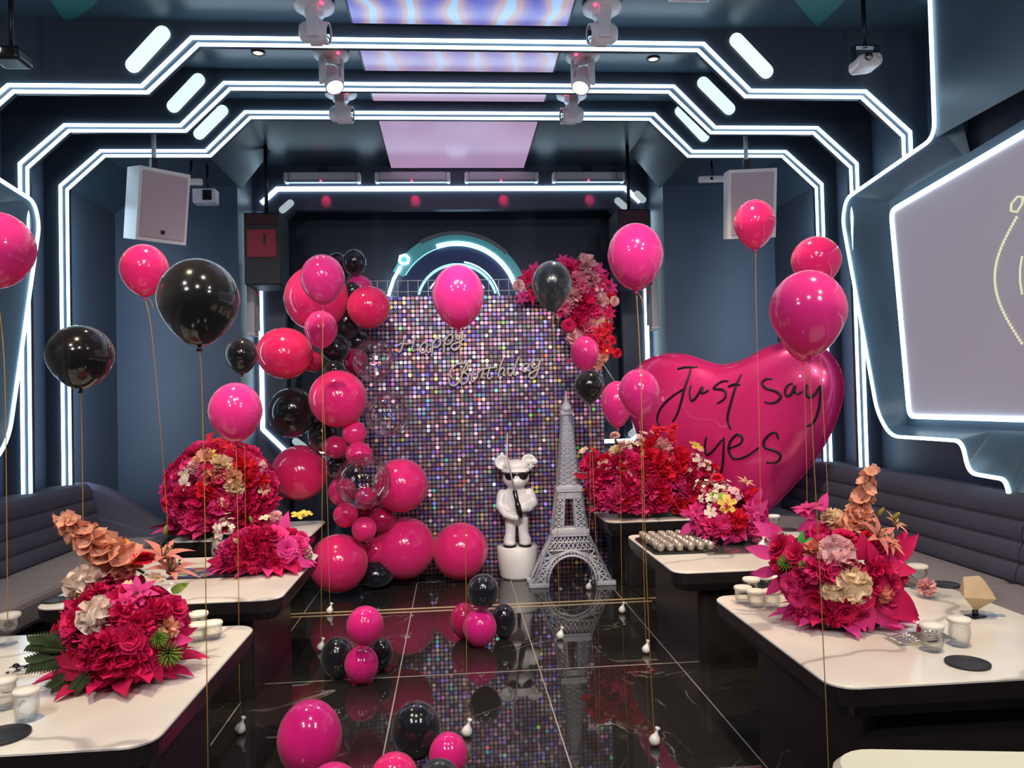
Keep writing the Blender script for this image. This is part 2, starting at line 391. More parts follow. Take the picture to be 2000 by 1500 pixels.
# ribs
PRO = [(3.07, .02), (3.07, 3.285), (2.765, 3.56), (1.965, 3.56), (1.655, 3.872)]      # outer line, half profile
PRI = [(3.02, .02), (3.02, 3.255), (2.735, 3.52), (1.93, 3.52), (1.615, 3.828)]       # inner line
PRE = [(3.008, 0), (3.008, 3.247), (2.728, 3.509), (1.921, 3.509), (1.607, 3.817)]     # inner edge of the rib
def mirror(h): return [(X0-x, z) for x, z in h]+[(X0+x, z) for x, z in reversed(h)]
RIBY = [4.95, 5.64, 6.2]
PILL_PX = [((262, 128), (318, 67)), ((340, 208), (388, 157)), ((390, 262), (435, 217))], [((1438, 80), (1495, 140)), ((1373, 163), (1423, 213)), ((1328, 218), (1374, 267))]
for i, Y in enumerate(RIBY):
    zb_ = 3.09 if i == 0 else 0
    PRO[0], PRI[0], PRE[0] = (3.07, zb_+.02), (3.02, zb_+.02), (3.008, zb_)
    b = MB(); inn = mirror(PRE)
    out = [(X0-HW, zb_), (X0-HW, 3.3), (X0-HW, CZ), (X0-2.5, CZ), (X0-1.7, CZ), (X0+1.7, CZ), (X0+2.5, CZ), (X0+HW, CZ), (X0+HW, 3.3), (X0+HW, zb_)]
    n = len(inn)
    b.add([(p[0], Y, p[1]) for p in inn]+[(p[0], Y, p[1]) for p in out]+[(p[0], Y+.03, p[1]) for p in inn]+[(p[0], Y+.03, p[1]) for p in out],
          [(k, k+1, k+1+n, k+n) for k in range(n-1)]+[(k+2*n, k+3*n, k+1+3*n, k+1+2*n) for k in range(n-1)]+[(k, k+2*n, k+1+2*n, k+1) for k in range(n-1)])
    rib = struct('trim_%d' % (5+i), b, M_rib, ['navy portal rib nearest the camera outlined in twin light strips', 'middle navy portal rib outlined in twin light strips', 'rearmost navy portal rib outlined in twin light strips'][i])
    for pr, wd in ((PRO, .019), (PRI, .018)):
        strip_tube([(p[0], Y-.002, p[1]) for p in mirror(pr)], wd, .012, (0, -1, 0)).build('light_strip', M_strip, rib)
    for side in (0, 1):
        A, B = PILL_PX[side][i]; a = onY(*A, Y); c = onY(*B, Y)
        pill((a.x, a.z), (c.x, c.z), Y-.002, .048-.002*i, rib)
# hidden cove light behind the last rib washing the bay walls
for s_ in (-1, 1):
    pts = [(X0+s_*3.095, 6.275, z) for z in (.9, 3.22)]
    strip_tube(pts, .06, .010, (s_*.35, 1, 0)).build('cove_light', mat('cove_led', (.9, .95, 1), .4, emit=(.62, .82, 1.0), es=34), rib)
# ceiling LED screens between the ribs
def screen_mat(name, waves):
    m = mat(name, (.05, .05, .05), .3); b = bsdf(m)
    tc = nd(m, 'ShaderNodeTexCoord')
    if waves:
        w_ = nd(m, 'ShaderNodeTexWave'); w_.inputs['Scale'].default_value = 1.1; w_.inputs['Distortion'].default_value = 7; w_.inputs['Detail'].default_value = 3
        w_.inputs['Detail Scale'].default_value = .9; lk(m, tc.outputs['Object'], w_.inputs['Vector'])
        r = ramp(m, w_.outputs['Color'], [(0, (.05, .06, .50)), (.45, (.22, .17, .42)), (.7, (.42, .27, .40)), (.88, (.45, .33, .27)), (.97, (.30, .55, .95))])
        g = nd(m, 'ShaderNodeSeparateXYZ'); lk(m, tc.outputs['Object'], g.inputs[0])
        mr = nd(m, 'ShaderNodeMapRange'); mr.inputs[1].default_value = 4.5; mr.inputs[2].default_value = 6.1; lk(m, g.outputs[1], mr.inputs[0])
        mx = nd(m, 'ShaderNodeMix', data_type='RGBA'); lk(m, mr.outputs[0], mx.inputs[0]); lk(m, r.outputs[0], mx.inputs[6]); mx.inputs[7].default_value = (.40, .25, .38, 1)
        lk(m, mx.outputs[2], b.inputs['Emission Color'])
    else:
        n = nd(m, 'ShaderNodeTexNoise'); n.inputs['Scale'].default_value = 1.5; lk(m, tc.outputs['Object'], n.inputs['Vector'])
        r = ramp(m, n.outputs[0], [(.3, (.36, .235, .40)), (.7, (.42, .26, .43))]); lk(m, r.outputs[0], b.inputs['Emission Color'])
    b.inputs['Emission Strength'].default_value = 1.0
    return m
SW, SP = screen_mat('led_screen_waves', True), screen_mat('led_screen_lilac', False)
for i, (y0, y1, m) in enumerate([(3.2, 4.90, SW), (5.06, 5.60, SW), (5.74, 6.16, SP), (6.30, 7.93, SP)]):
    t = thing('led_screen', ['first ceiling LED screen showing blue and violet swirls', 'second ceiling LED screen between the first two ribs', 'narrow lilac ceiling LED screen between second and third ribs', 'long lilac ceiling LED screen nearest the stage'][i], 'screen', (0, 0, 0), group='ceiling LED screens')
    MB().box((X0+.045, (y0+y1)/2, CZ-.012), (1.40, y1-y0, .024)).build('screen_frame', M_black, t)
    MB().box((X0+.045, (y0+y1)/2, CZ-.026), (1.37, y1-y0-.02, .006)).build('display', m, t)
# blue ribbon of light drawn by the first screen carries on over the rib face
# teal reflected light on the ceiling, painted as flat patches
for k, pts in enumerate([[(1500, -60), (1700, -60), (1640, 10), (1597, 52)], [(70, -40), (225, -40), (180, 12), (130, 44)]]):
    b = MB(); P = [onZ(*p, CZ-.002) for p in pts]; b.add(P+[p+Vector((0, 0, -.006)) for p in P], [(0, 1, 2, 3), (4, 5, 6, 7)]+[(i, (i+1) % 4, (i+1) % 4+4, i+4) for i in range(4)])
    struct('trim_%d' % (8+k), b, M_teal, 'teal diamond patch of light painted on the dark ceiling')

# ---------------------------------------------------------------- side wall panels with light outlines
def rounded(pts, r=.05, n=5):
    out = []; N = len(pts); rl = r if isinstance(r, list) else [r]*N
    for i in range(N):
        r = rl[i]
        p = Vector(pts[i])
        if i in (0, N-1): out.append(p); continue
        a = (Vector(pts[i-1])-p); b = (Vector(pts[i+1])-p); q = min(r, a.length*.45, b.length*.45); a = p+a.normalized()*q; b = p+b.normalized()*q
        for k in range(n+1): t = k/n; out.append(a*(1-t)**2+p*2*t*(1-t)+b*t*t)
    return out
PX_ = 3.05
_o = [onX(x, y, PX_) for x, y in ((1822, 150), (1829, 268), (1655, 388), (1648, 430), (1716, 805), (1742, 852), (1882, 861), (1896, 924), (1966, 936), (1975, 964))]
OUT = [(_o[1].y, CZ)]+[(p.y, p.z) for p in _o[1:]]+[(_o[-1].y-.02, .85), (1.5, .85)]
OUTR = rounded([(a, b, 0) for a, b in OUT], [.1, .1, .16, .16, .22, .22, .07, .07, .07, .05, .05, .05])
_xm = X0+HW-.072
_a, _b, _c, _d = [onX(x, y, _xm) for x, y in ((1742, 412), (1778, 813), (2000, 817), (2000, 262))]
SCR = [(1.6, _a.z+(_d.z-_a.z)/(_a.y-_d.y)*(_a.y-1.6)), (_a.y, _a.z), (_b.y, _b.z), (1.6, _c.z)]
def side_panel(s, name, label):
    xf = X0+s*(PX_-X0); xw = X0+s*HW; t = None
    poly = [(p.x, p.y) for p in OUTR]+[(1.5, CZ)]
    hole = [(SCR[1][0]+.07, SCR[1][1]+.09), (SCR[2][0]+.07, SCR[2][1]-.07), (1.6, SCR[3][1]-.07), (1.6, SCR[0][1]+.09)]
    # panel with bevel running from the outer outline down to the screen plane
    b = MB(); n = len(OUTR)
    b.add([(xf, p.x, p.y) for p in OUTR]+[(xw, p.x, p.y) for p in OUTR], [(k, k+1, k+1+n, k+n) for k in range(n-1)])
    # front ring: connect each outline point to the nearest point on the recess outline
    def near(q):
        best = None
        H = [Vector((a, c)) for a, c in hole]
        for i in range(4):
            a, c = H[i], H[(i+1) % 4]; d = c-a; tt = max(0, min(1, (Vector((q.x, q.y))-a).dot(d)/d.length_squared)); z = a+d*tt
            if best is None or (z-Vector((q.x, q.y))).length < best[0]: best = ((z-Vector((q.x, q.y))).length, z)
        return best[1]
    rim = [near(p) for p in OUTR]; xm = X0+s*(HW-.05)
    b.add([(xf, p.x, p.y) for p in OUTR]+[(xm, q.x, q.y) for q in rim], [(k, k+1, k+1+n, k+n) for k in range(n-1)], smooth=True)
    b.add([(xm-s*.0, a, c) for a, c in hole], [(0, 1, 2, 3)])
    b.add([(xf, OUT[0][0], CZ), (xf, OUT[1][0], OUT[1][1]), (xf, 1.5, OUT[1][1]), (xf, 1.5, CZ)], [(0, 1, 2, 3)])
    o = struct(name, b, mottled('panel_blue', (.075, .125, .165), (.085, .14, .185), 2, .35, .4), label)
    strip_tube([(xf-s*.004, p.x, p.y) for p in OUTR], .021, .014, (-s, 0, 0)).build('light_strip', M_trimled, o)
    return o, xf, xm
oR, xfR, xmR = side_panel(1, 'trim_10', 'bevelled wall panel on the right outlined by a bright light strip')
oL, xfL, xmL = side_panel(-1, 'trim_11', 'bevelled wall panel on the left outlined by a bright light strip')
M_proj = mat('projection_cloth', (.36, .34, .38), .8, emit=(.25, .225, .27), es=.62)
M_projL = mat('teal_glass_panel', (.10, .17, .18), .25)
tS = thing('projection_screen', 'large grey projection screen in the right wall edged with light', 'screen', (xmR, 3.5, 2.1))
def loc_to(o, pts): return [Vector(p)-o.location for p in pts]
b = MB(); P = [(xmR-.012, a, c) for a, c in SCR]; Q = [(xmR-.022, a, c) for a, c in SCR]
b.add(loc_to(tS, P+Q), [(0, 1, 2, 3), (4, 5, 6, 7)]+[(i, (i+1) % 4, (i+1) % 4+4, i+4) for i in range(4)]); b.build('screen_cloth', M_proj, tS)
strip_tube(loc_to(tS, rounded([(xmR-.022, a, c) for a, c in [SCR[0], SCR[1], SCR[2], SCR[3]]], .06)), .032, .014, (-1, 0, 0)).build('light_border', M_trimled, tS)
M_mark = mat('projected_mark', (.6, .6, .4), .6, emit=(.55, .56, .36), es=1.0)
dots = MB()
for k in range(42):
    t = k/41; x = 1985-45*math.sin(PI*min(1, t*1.0))*1.05+(10*t); y = 425+t*245
    p = onX(x, y, xmR-.026); dots.box(p-tS.location, (.006, .012, .016))
dots.build('dotted_arc', M_mark, tS)['kind'] = 'stuff'
hx = [(1974, 412), (1975, 398), (1987, 384), (1998, 385), (1996, 398), (1986, 414)]
MB().tube(loc_to(tS, [onX(x, y, xmR-.027) for x, y in hx]), .006, 6, closed=True).build('hexagon_mark', M_mark, tS)
MB().tube(loc_to(tS, [onX(x, y, xmR-.027) for x, y in [(1996, 500), (1992, 525), (1992, 550), (1996, 575)]]), .005, 6).build('inner_arc', M_mark, tS)
# glass infill of the left panel
b = MB(); b.add([(xmL+.02, a, c) for a, c in [(1.6, SCR[0][1]), SCR[1], SCR[2], (1.6, SCR[3][1])]], [(0, 1, 2, 3)]); b.build('glass_infill', M_projL, oL)

# ---------------------------------------------------------------- ring light on the rear wall
rc = Vector((.075, 8.60, 2.62))
ring = thing('ring_light', 'large teal and white round light ornament on the rear wall behind the backdrop', 'light', rc)
M_tealring = mat('teal_ring', (.10, .30, .32), .35, emit=(.03, .20, .23), es=.6)
M_ringdark = mat('ring_glass', (.006, .01, .03), .5, emit=(.004, .010, .045), es=1)
M_softled = mat('soft_led', (.5, .7, .8), .4, emit=(.6, .85, 1.0), es=1.3)
M_cyan = mat('cyan_led', (.4, .9, .9), .4, emit=(.25, .85, .95), es=2.2)
def arc(r, a0, a1, n, y=0): return [Vector((r*math.sin(math.radians(a0+(a1-a0)*k/n)), y, r*math.cos(math.radians(a0+(a1-a0)*k/n)))) for k in range(n+1)]
def flat_arc(r0, r1, a0, a1, n, y0, y1):
    b = MB(); A = arc(r0, a0, a1, n, y0); B = arc(r1, a0, a1, n, y0); C = arc(r0, a0, a1, n, y1); D = arc(r1, a0, a1, n, y1); m = n+1
    b.add(A+B+C+D, [(k, k+1, k+1+m, k+m) for k in range(n)]+[(k+2*m, k+3*m, k+1+3*m, k+1+2*m) for k in range(n)]+[(k, k+2*m, k+1+2*m, k+1) for k in range(n)]+[(k+m, k+1+m, k+1+3*m, k+3*m) for k in range(n)])
    return b
flat_arc(.0, .67, 0, 360, 48, .0, -.02).build('disc', M_ringdark, ring)
flat_arc(.66, .80, -62, 360-62-20, 60, .0, -.05).build('ring_body', M_tealring, ring)
flat_arc(.77, .815, -30, 45, 24, .0, -.055).build('ring_cover', mat('ring_cover', (.25, .30, .32), .4), ring)
bb = MB()
for k in range(46):
    a = math.radians(-18+k*2.1); rr = .675
    R = Matrix.Rotation(a, 3, 'Y'); bb.box((rr*math.sin(a), -.055, rr*math.cos(a)), (.014, .012, .05), R)
bb.build('tick_lights', M_strip, ring)['kind'] = 'stuff'
flat_arc(.655, .665, -60, 70, 40, -.02, -.04).build('ring_edge_light', M_cyan, ring)
flat_arc(.43, .455, -75, 75, 40, -.02, -.045).build('inner_arc_light', M_cyan, ring)
flat_arc(.34, .355, -60, 60, 30, -.02, -.045).build('inner_arc_light', M_softled, ring)
flat_arc(.47, .485, 10, 80, 20, -.02, -.045).build('inner_arc_light', M_softled, ring)
h = [Vector((-.58+.055*math.cos(PI/3*k+.3), -.06, .50+.055*math.sin(PI/3*k+.3))) for k in range(6)]
MB().tube(h, .014, 6, closed=True).build('hexagon_light', M_strip, ring)
MB().tube([(-.62, -.06, .42), (-.70, -.06, .28), (-.76, -.06, .10)], .018, 6).build('side_light', M_strip, ring)
# ---------------------------------------------------------------- wall washer bars with red pilot lights
for k, (xa, xb, zc) in enumerate([(555, 705, 347), (732, 880, 348), (907, 1052, 350), (1078, 1220, 347)]):
    a = onY(xa, zc, 7.90); c = onY(xb, zc, 7.90); L = c.x-a.x; z = 3.84
    t = thing('wall_washer', 'white bar lamp under the ceiling above the stage, %s from the left' % ['first', 'second', 'third', 'fourth'][k], 'lamp', ((a.x+c.x)/2, 7.90, z), group='bar lamps above the stage')
    MB().box((0, 0, .01), (L*.88, .10, .085), bev=.012).build('housing', M_grey, t)
    for s in (-1, 1): MB().box((s*L*.47, 0, .0), (L*.055, .11, .1), bev=.015).build('end_cap', M_white, t)
    MB().box((0, -.035, -.045), (L*.9, .05, .022)).build('lens_strip', mat('frosted_lens', (.3, .33, .37), .3), t)
    MB().ball((-.01, -.06, -.045), .011, 10, 6).build('pilot_light', M_red_led, t)
    MB().box((0, .05, .05), (.10, .06, .14)).build('bracket', M_darkmetal, t)
    spot('red_reflection_spot', ((a.x+c.x)/2, 7.70, z-.04), ((a.x+c.x)/2+.02, 7.96, 3.62), 14, (1, .02, .12), 22, .9, .01)  # added spot imitating the pilot light's red reflection on the fascia
for k, (s, x, y0, y1) in enumerate([(-1, 478, 512, 655), (1, 1299, 505, 640)]):
    X = X0+s*2.03; p0 = onX(x, y0, X); p1 = onX(x, y1, X)
    z0, z1 = p1.z, p0.z; Y = 7.62
    t = thing('wall_washer', ['upright white bar lamp on the stage side wall beside the hanging black speaker', 'upright white bar lamp on the stage side wall right of the flower spray'][k], 'lamp', (X, Y, (z0+z1)/2), group='upright bar lamps at the stage sides')
    H = z1-z0
    MB().box((-s*.045, 0, 0), (.07, .13, H*.93), bev=.012).build('housing', M_grey, t)
    for q in (-1, 1): MB().box((-s*.045, 0, q*H*.475), (.08, .14, H*.05), bev=.01).build('end_cap', M_white, t)
    MB().box((-s*.09, .05, 0), (.02, .04, H*.85)).build('lens_strip', mat('frosted_lens'), t)
    MB().ball((-s*.10, .06, .06), .012, 10, 6).build('pilot_light', M_red_led, t)
# ================================================================== CEILING FIXTURES
def align(d):  # rotation taking +Z to d
    return Vector((0, 0, 1)).rotation_difference(Vector(d).normalized()).to_matrix()
MHL = ['white moving head lamp left of the first ceiling screen', 'white moving head lamp right of the first ceiling screen',
       'lit white moving head lamp left of the second ceiling screen', 'lit white moving head lamp right of the second ceiling screen',
       'white moving head lamp behind the second rib on the left', 'white moving head lamp behind the second rib on the right']
for k, (x, y, d) in enumerate([(-.79, 4.70, (1, -.12, -.10)), (.98, 4.67, (-1, -.12, -.10)), (-.79, 5.36, (.35, -.45, -1)), (.97, 5.34, (-.35, -.45, -1)), (-.82, 6.03, (1, -.12, -.10)), (1.0, 6.03, (-1, -.12, -.10))]):
    t = thing('moving_head_lamp', MHL[k], 'lamp', (x, y, CZ), group='moving head lamps on the ceiling')
    lit = k in (2, 3); d = Vector(d).normalized(); R = align(d); hz = -.185
    MB().lathe([(0, 0), (.115, 0), (.125, -.012), (.12, -.035), (.07, -.05), (0, -.05)], n=28).build('ceiling_base', M_white, t)
    side = Vector((0, 1, 0)) if not lit else d.cross(Vector((0, 0, 1))).normalized()
    side.z = 0; side.normalize()
    yb = MB().lathe([(.06, -.045), (.062, -.08), (0, -.085)], n=20); yb.build('yoke_base', M_white, t)
    for s in (-1, 1):
        c = side*(s*.068); ang = math.atan2(side.y, side.x)
        MB().box((c.x, c.y, hz+.045), (.024, .075, .19), Matrix.Rotation(ang, 3, 'Z'), bev=.008).build('yoke_arm', M_white, t)
    c = Vector((0, 0, hz))
    pr = [(0, -.085), (.045, -.085), (.060, -.065), (.062, .03), (.066, .035), (.066, .085), (.058, .088)]
    hd_ = MB().lathe(pr, c, 24, R=R).build('lamp_head', M_white, t)
    MB().lathe([(.057, .082), (.03, .088), (0, .09)], c, 24, R=R).build('lens', M_beam if lit else M_glasslens, hd_)
    MB().lathe([(.062, .083), (.066, .088), (.058, .092), (.055, .084)], c, 24, R=R).build('lens_ring', M_white2, hd_)
    MB().ball((.06 if k % 2 == 0 else -.06, -.085, -.045), .011, 10, 6).build('pilot_light', M_red_led, t)
    if lit:
        spot('moving_head_beam', Vector((x, y, CZ+hz))+d*.11, Vector((x, y, CZ+hz))+d*2, 45, (1, .95, .82), 40, .6, .04)
for k, (x, y) in enumerate([(-1.29, 5.38), (1.5, 5.41)]):
    t = thing('downlight', ['small warm downlight in the ceiling on the left behind the first rib', 'small warm downlight in the ceiling on the right behind the first rib'][k], 'lamp', (x, y, CZ), group='warm ceiling downlights')
    MB().lathe([(.030, 0), (.048, 0), (.05, -.006), (.034, -.010), (.03, -.002)], n=24).build('rim', M_darkmetal, t)
    MB().lathe([(0, -.004), (.030, -.004), (.030, -.002)], n=20).build('lamp_face', M_warm_led, t)
    spot('downlight_beam', (x, y, CZ-.03), (x, y+.1, 0), 30, (1, .7, .4), 70, .8, .03)
# projector hanging at the right
p = onY(1690, 125, 4.55)
t = thing('projector', 'white projector hung on a bracket in the upper right corner', 'projector', p)
MB().box((0, 0, 0), (.155, .17, .085), Matrix.Rotation(-.12, 3, 'Y'), bev=.035).build('case', M_white2, t)
MB().lathe([(0, -.005), (.022, -.005), (.026, .002), (.022, .01)], (-.028, -.088, .008), 20, R=Matrix.Rotation(PI/2, 3, 'X')).build('lens', M_glasslens, t)
MB().lathe([(.004, 0), (.014, 0), (.016, .004)], (.035, -.088, .012), 16, R=Matrix.Rotation(PI/2, 3, 'X')).build('sensor', M_grey, t)
zt = CZ-p.z
mbk = MB(); mbk.box((-.075, 0, .06), (.008, .05, .09)); mbk.box((.075, 0, .06), (.008, .05, .09)); mbk.box((0, 0, .105), (.158, .05, .008)); mbk.tube([(0, 0, .1), (0, 0, zt)], .014, 10); mbk.build('bracket', M_darkmetal, t)
p = onY(22, 112, 4.4)
t = thing('wall_spotlight', 'dark spotlight with a small lit lens in the upper left corner', 'lamp', p)
MB().box((0, 0, 0), (.16, .16, .075), bev=.02).build('case', M_darkmetal, t); MB().ball((-.02, -.085, .01), (.008, .006, .016), 10, 8).build('lens', M_beam, t)
MB().tube([(0, 0, .03), (0, 0, CZ-p.z)], .014, 10).build('bracket', M_darkmetal, t)
p = onZ(1342, 0, CZ)
t = thing('ceiling_vent', 'pale rectangular ceiling fitting at the top edge of the photo', 'vent', (p.x, p.y-.02, CZ))
MB().box((0, -.09, -.012), (.26, .19, .024), bev=.006).build('frame', M_white, t)
for k in range(5): MB().box((0, -.16+k*.035, -.026), (.22, .02, .006), Matrix.Rotation(.5, 3, 'X')).build('slat', M_white2, t)

# hung white speakers
def speaker(x, y, pxs, Y, yaw, label, s):
    p = onY(x, y, Y)
    t = thing('hung_speaker', label, 'speaker', p, yaw, 'white loudspeakers hung from the ceiling'); tl = Matrix.Rotation(.20, 3, 'X')
    W, D, H = .36, .30, .52
    poly = [(-W/2, -D/2), (W/2, -D/2), (W/2*.9, D/2), (-W/2*.9, D/2)]
    b = MB().prism(poly, 'z', -H/2, H/2); b.v = [tl @ Vector(v) for v in b.v]; b.build('cabinet', M_white2, t)
    gr_ = MB().box(tl @ Vector((0, -D/2-.006, 0)), (W*.88, .014, H*.9), tl, bev=.005).build('grille', mottled('grille_cloth', (.46, .39, .43), (.52, .44, .48), 200, .8), t)
    MB().box(tl @ Vector((0, -D/2-.015, -H*.36)), (.028, .006, .028), tl).build('badge', M_darkmetal, gr_)
    top = CZ - p.z if abs(p.x-X0) < 1.8 else 3.64-p.z
    MB().tube([(0, .02, H/2), (0, .02, top)], .017, 10).build('hanging_rod', M_grey, t)
    MB().box((0, .02, H/2+.05), (.05, .06, .10), bev=.006).build('swivel_joint', M_darkmetal, t)
speaker(304, 403, 0, 5.86, .72, 'white loudspeaker hung from a rod on the left, tilted down', -1)
speaker(1461, 400, 0, 5.86, -.16, 'white loudspeaker hung from a rod on the right behind a pink balloon', 1)
for k, (x, y, L) in enumerate([(372, 355, .19), (1393, 350, .26)]):
    p = onY(x, y, 6.6)
    t = thing('sensor_bar', ['short white sensor bar beside the left hung speaker', 'white sensor bar beside the right hung speaker'][k], 'sensor', p, .12 if k == 0 else -.1, 'white sensor bars')
    MB().box((0, 0, 0), (L, .05, .055), bev=.012).build('case', M_white2, t)
    MB().box((-.02, -.027, 0), (.022, .006, .024)).build('eye', M_glasslens, t)
    MB().tube([(0, .02, .02), (0, .05, 3.64-p.z)], .010, 8).build('hanger', M_darkmetal, t)
p = onY(402, 385, 6.7)
t = thing('monitor_camera', 'small grey boxed camera on the wall right of the left hung speaker', 'camera', p)
MB().box((0, 0, 0), (.19, .12, .125), bev=.012).build('case', M_grey, t); MB().box((.03, -.062, .002), (.075, .01, .085)).build('lens', M_glasslens, t)
MB().tube([(0, .05, .05), (0, .05, 3.64-p.z)], .012, 8).build('hanger', M_darkmetal, t)
# black line speakers at the stage edges with red grilles
for k, (xa, ya, xb, yb) in enumerate([(475, 415, 548, 556), (1205, 408, 1275, 556)]):
    a = onY(xa, ya, 7.1); c = onY(xb, yb, 7.1); W = c.x-a.x; H = a.z-c.z
    t = thing('stage_speaker', ['black hanging stage loudspeaker with a glowing red grille on the left', 'black hanging stage loudspeaker mostly hidden behind the big pink balloon'][k], 'speaker', ((a.x+c.x)/2, 7.1, (a.z+c.z)/2), group='black stage loudspeakers')
    MB().box((0, .2, 0), (W, .4, H), bev=.015).build('cabinet', M_black, t)
    MB().box((.0, -.008, H*.40), (W*.86, .02, H*.15), bev=.004).build('upper_grille', mat('dark_red_grille', (.04, .006, .012), .7), t)
    rg_ = MB().box((.0, -.008, H*.07), (W*.80, .02, H*.38), bev=.004).build('red_grille', mat('red_grille', (.17, .010, .022), .6, emit=(.5, .01, .03), es=.07), t)
    MB().box((.03, -.02, H*.12), (.022, .006, H*.15)).build('grille_bar', M_black, rg_)
    MB().tube([(0, .2, H/2), (0, .2, CZ-(a.z+c.z)/2)], .018, 8).build('hanging_rod', M_darkmetal, t)

# ================================================================== SOFAS
def sofa(s, label, y0, y1, ret=None):
    xb = X0+s*(HW-.05)
    t = thing('banquette_sofa', label, 'sofa', (xb, (y0+y1)/2, 0)); L = y1-y0; dy0 = -L/2
    D = .92
    # back built from four stacked horizontal channels
    prof = []
    for k in range(4):
        z0 = .50+k*.108; z1 = z0+.108; x0 = .29-.022*k; x1 = .29-.022*(k+1)
        for q in range(6): a = q/5; prof.append((x0+(x1-x0)*a+.014*math.sin(PI*a)**.6, z0+(z1-z0)*a))
    prof += [(.185, .950), (.15, .962), (.0, .955), (.0, .05), (.3, .05), (.3, .48)]
    nseg = max(1, round(L/1.5))
    for g in range(nseg):
        a = dy0+L*g/nseg+.006; c = dy0+L*(g+1)/nseg-.006
        MB().prism([(-s*x, z) for x, z in prof], 'y', a, c).build('backrest', M_sofa, t)
        MB().box((-s*.53, (a+c)/2, .43), (.48, c-a, .18), bev=.045).build('seat', M_seat, t)
    MB().box((-s*.50, 0, .17), (.42, L, .34)).build('plinth', M_black, t)
    return t
sR = sofa(1, 'long slate fabric banquette sofa along the right wall', -.5, 6.72)
sL = sofa(-1, 'long slate fabric banquette sofa along the left wall turning a corner at its far end', -.5, 6.35)
# return section of the left sofa at its far end
bx = sL.location
def ret():
    b = MB(); xs = [-.02+.11*k for k in range(8)]; rows = []
    for x in xs:
        u = max(0, (x-.12)/.63); top = .95-.42*u**1.25
        rows.append([(x, y, z) for y, z in [(-.28, .40), (-.265, .47), (-.235, .42+(top-.42)*.5), (-.215, .42+(top-.42)*.53), (-.19, top-.03), (-.12, top), (0, top-.02), (0, .05)]])
    n = len(rows[0]); vs = [p for r in rows for p in r]
    fs = [(i*n+k, i*n+k+1, (i+1)*n+k+1, (i+1)*n+k) for i in range(len(rows)-1) for k in range(n-1)]
    b.add(vs, fs+[tuple(range(n)), tuple((len(rows)-1)*n+k for k in range(n))[::-1]]); return b
o = ret().build('corner_backrest', M_sofa, sL, (.02, 6.62-bx.y, 0))
MB().box((.56, 6.22-bx.y, .42), (.5, .3, .17), bev=.045).build('seat', M_seat, sL)
MB().box((.55, 6.4-bx.y, .17), (.5, .4, .33)).build('plinth', M_black, sL)

# ================================================================== TABLES
TZ = .55
def rrect(x0, x1, y0, y1, r, n=6):
    pts = []
    for cx, cy, a in [(x1-r, y0+r, -PI/2), (x1-r, y1-r, 0), (x0+r, y1-r, PI/2), (x0+r, y0+r, PI)]:
        for k in range(n+1): t = a+PI/2*k/n; pts.append((cx+r*math.cos(t), cy+r*math.sin(t)))
    return pts
def loft(b, loops, cap=True):
    n = len(loops[0]); vs = [p for l in loops for p in l]
    fs = [(i*n+k, i*n+(k+1) % n, (i+1)*n+(k+1) % n, (i+1)*n+k) for i in range(len(loops)-1) for k in range(n)]
    if cap: fs += [tuple(range(n))[::-1], tuple((len(loops)-1)*n+k for k in range(n))]
    return b.add(vs, fs)
def table(x0, x1, y0, y1, label, over=.17, sgn=1):
    cx, cy = (x0+x1)/2, (y0+y1)/2; w_, d = (x1-x0)/2, (y1-y0)/2
    t = thing('low_table', label, 'table', (cx, cy, 0), group='low marble topped tables')
    R = lambda i, z, r=.09: [(p[0], p[1], z) for p in rrect(-w_+i, w_-i, -d+i, d-i, max(.02, r-i*.5))]
    loft(MB(), [R(.006, TZ-.014), R(.0, TZ-.010), R(.0, TZ-.004), R(.004, TZ)]).build('marble_top', M_marble, t)
    loft(MB(), [R(.10, TZ-.135), R(.035, TZ-.115), R(.006, TZ-.07), R(.0, TZ-.0142)]).build('apron', M_base, t)
    loft(MB(), [[(p[0], p[1], z) for p in rrect(-w_+over, w_-over, -d+.10, d-.10, .05)] for z in (0, TZ-.134)]).build('pedestal', M_base, t)
    return t
T = {}
T['L1'] = table(-2.12, -.90, 2.34, 3.56, 'nearest white marble low table on the left holding a mixed pink flower arrangement')
T['L2'] = table(-2.12, -.90, 4.02, 5.21, 'middle white marble low table on the left with a colourful tray')
T['L3'] = table(-2.12, -1.09, 5.86, 6.66, 'far white marble low table on the left carrying a round red flower mound')
T['R1'] = table(1.24, 2.44, 2.485, 3.70, 'nearest full white marble low table on the right with paper-capped tumblers')
T['R2'] = table(1.21, 2.42, 4.22, 5.44, 'middle white marble low table on the right with a tray of shot glasses')
T['R3'] = table(1.19, 2.05, 6.02, 6.82, 'far white marble low table on the right beneath a long red flower bank')
# pale stool at the bottom right
def stool():
    t = thing('low_bench', 'pale cream rounded bench top at the lower right edge of the photo', 'bench', (1.52, 1.57, 0), -.17)
    R = lambda i, z: [(p[0], p[1], z) for p in rrect(-.60+i, .6-i, -.40+i, .42-i, .11)]
    loft(MB(), [R(.02, .46), R(0, .48), R(0, .53), R(.015, .55)]).build('top', mat('cream_top', (.66, .66, .52), .35), t)
    loft(MB(), [R(.10, 0), R(.10, .465)]).build('pedestal', M_base, t)
stool()

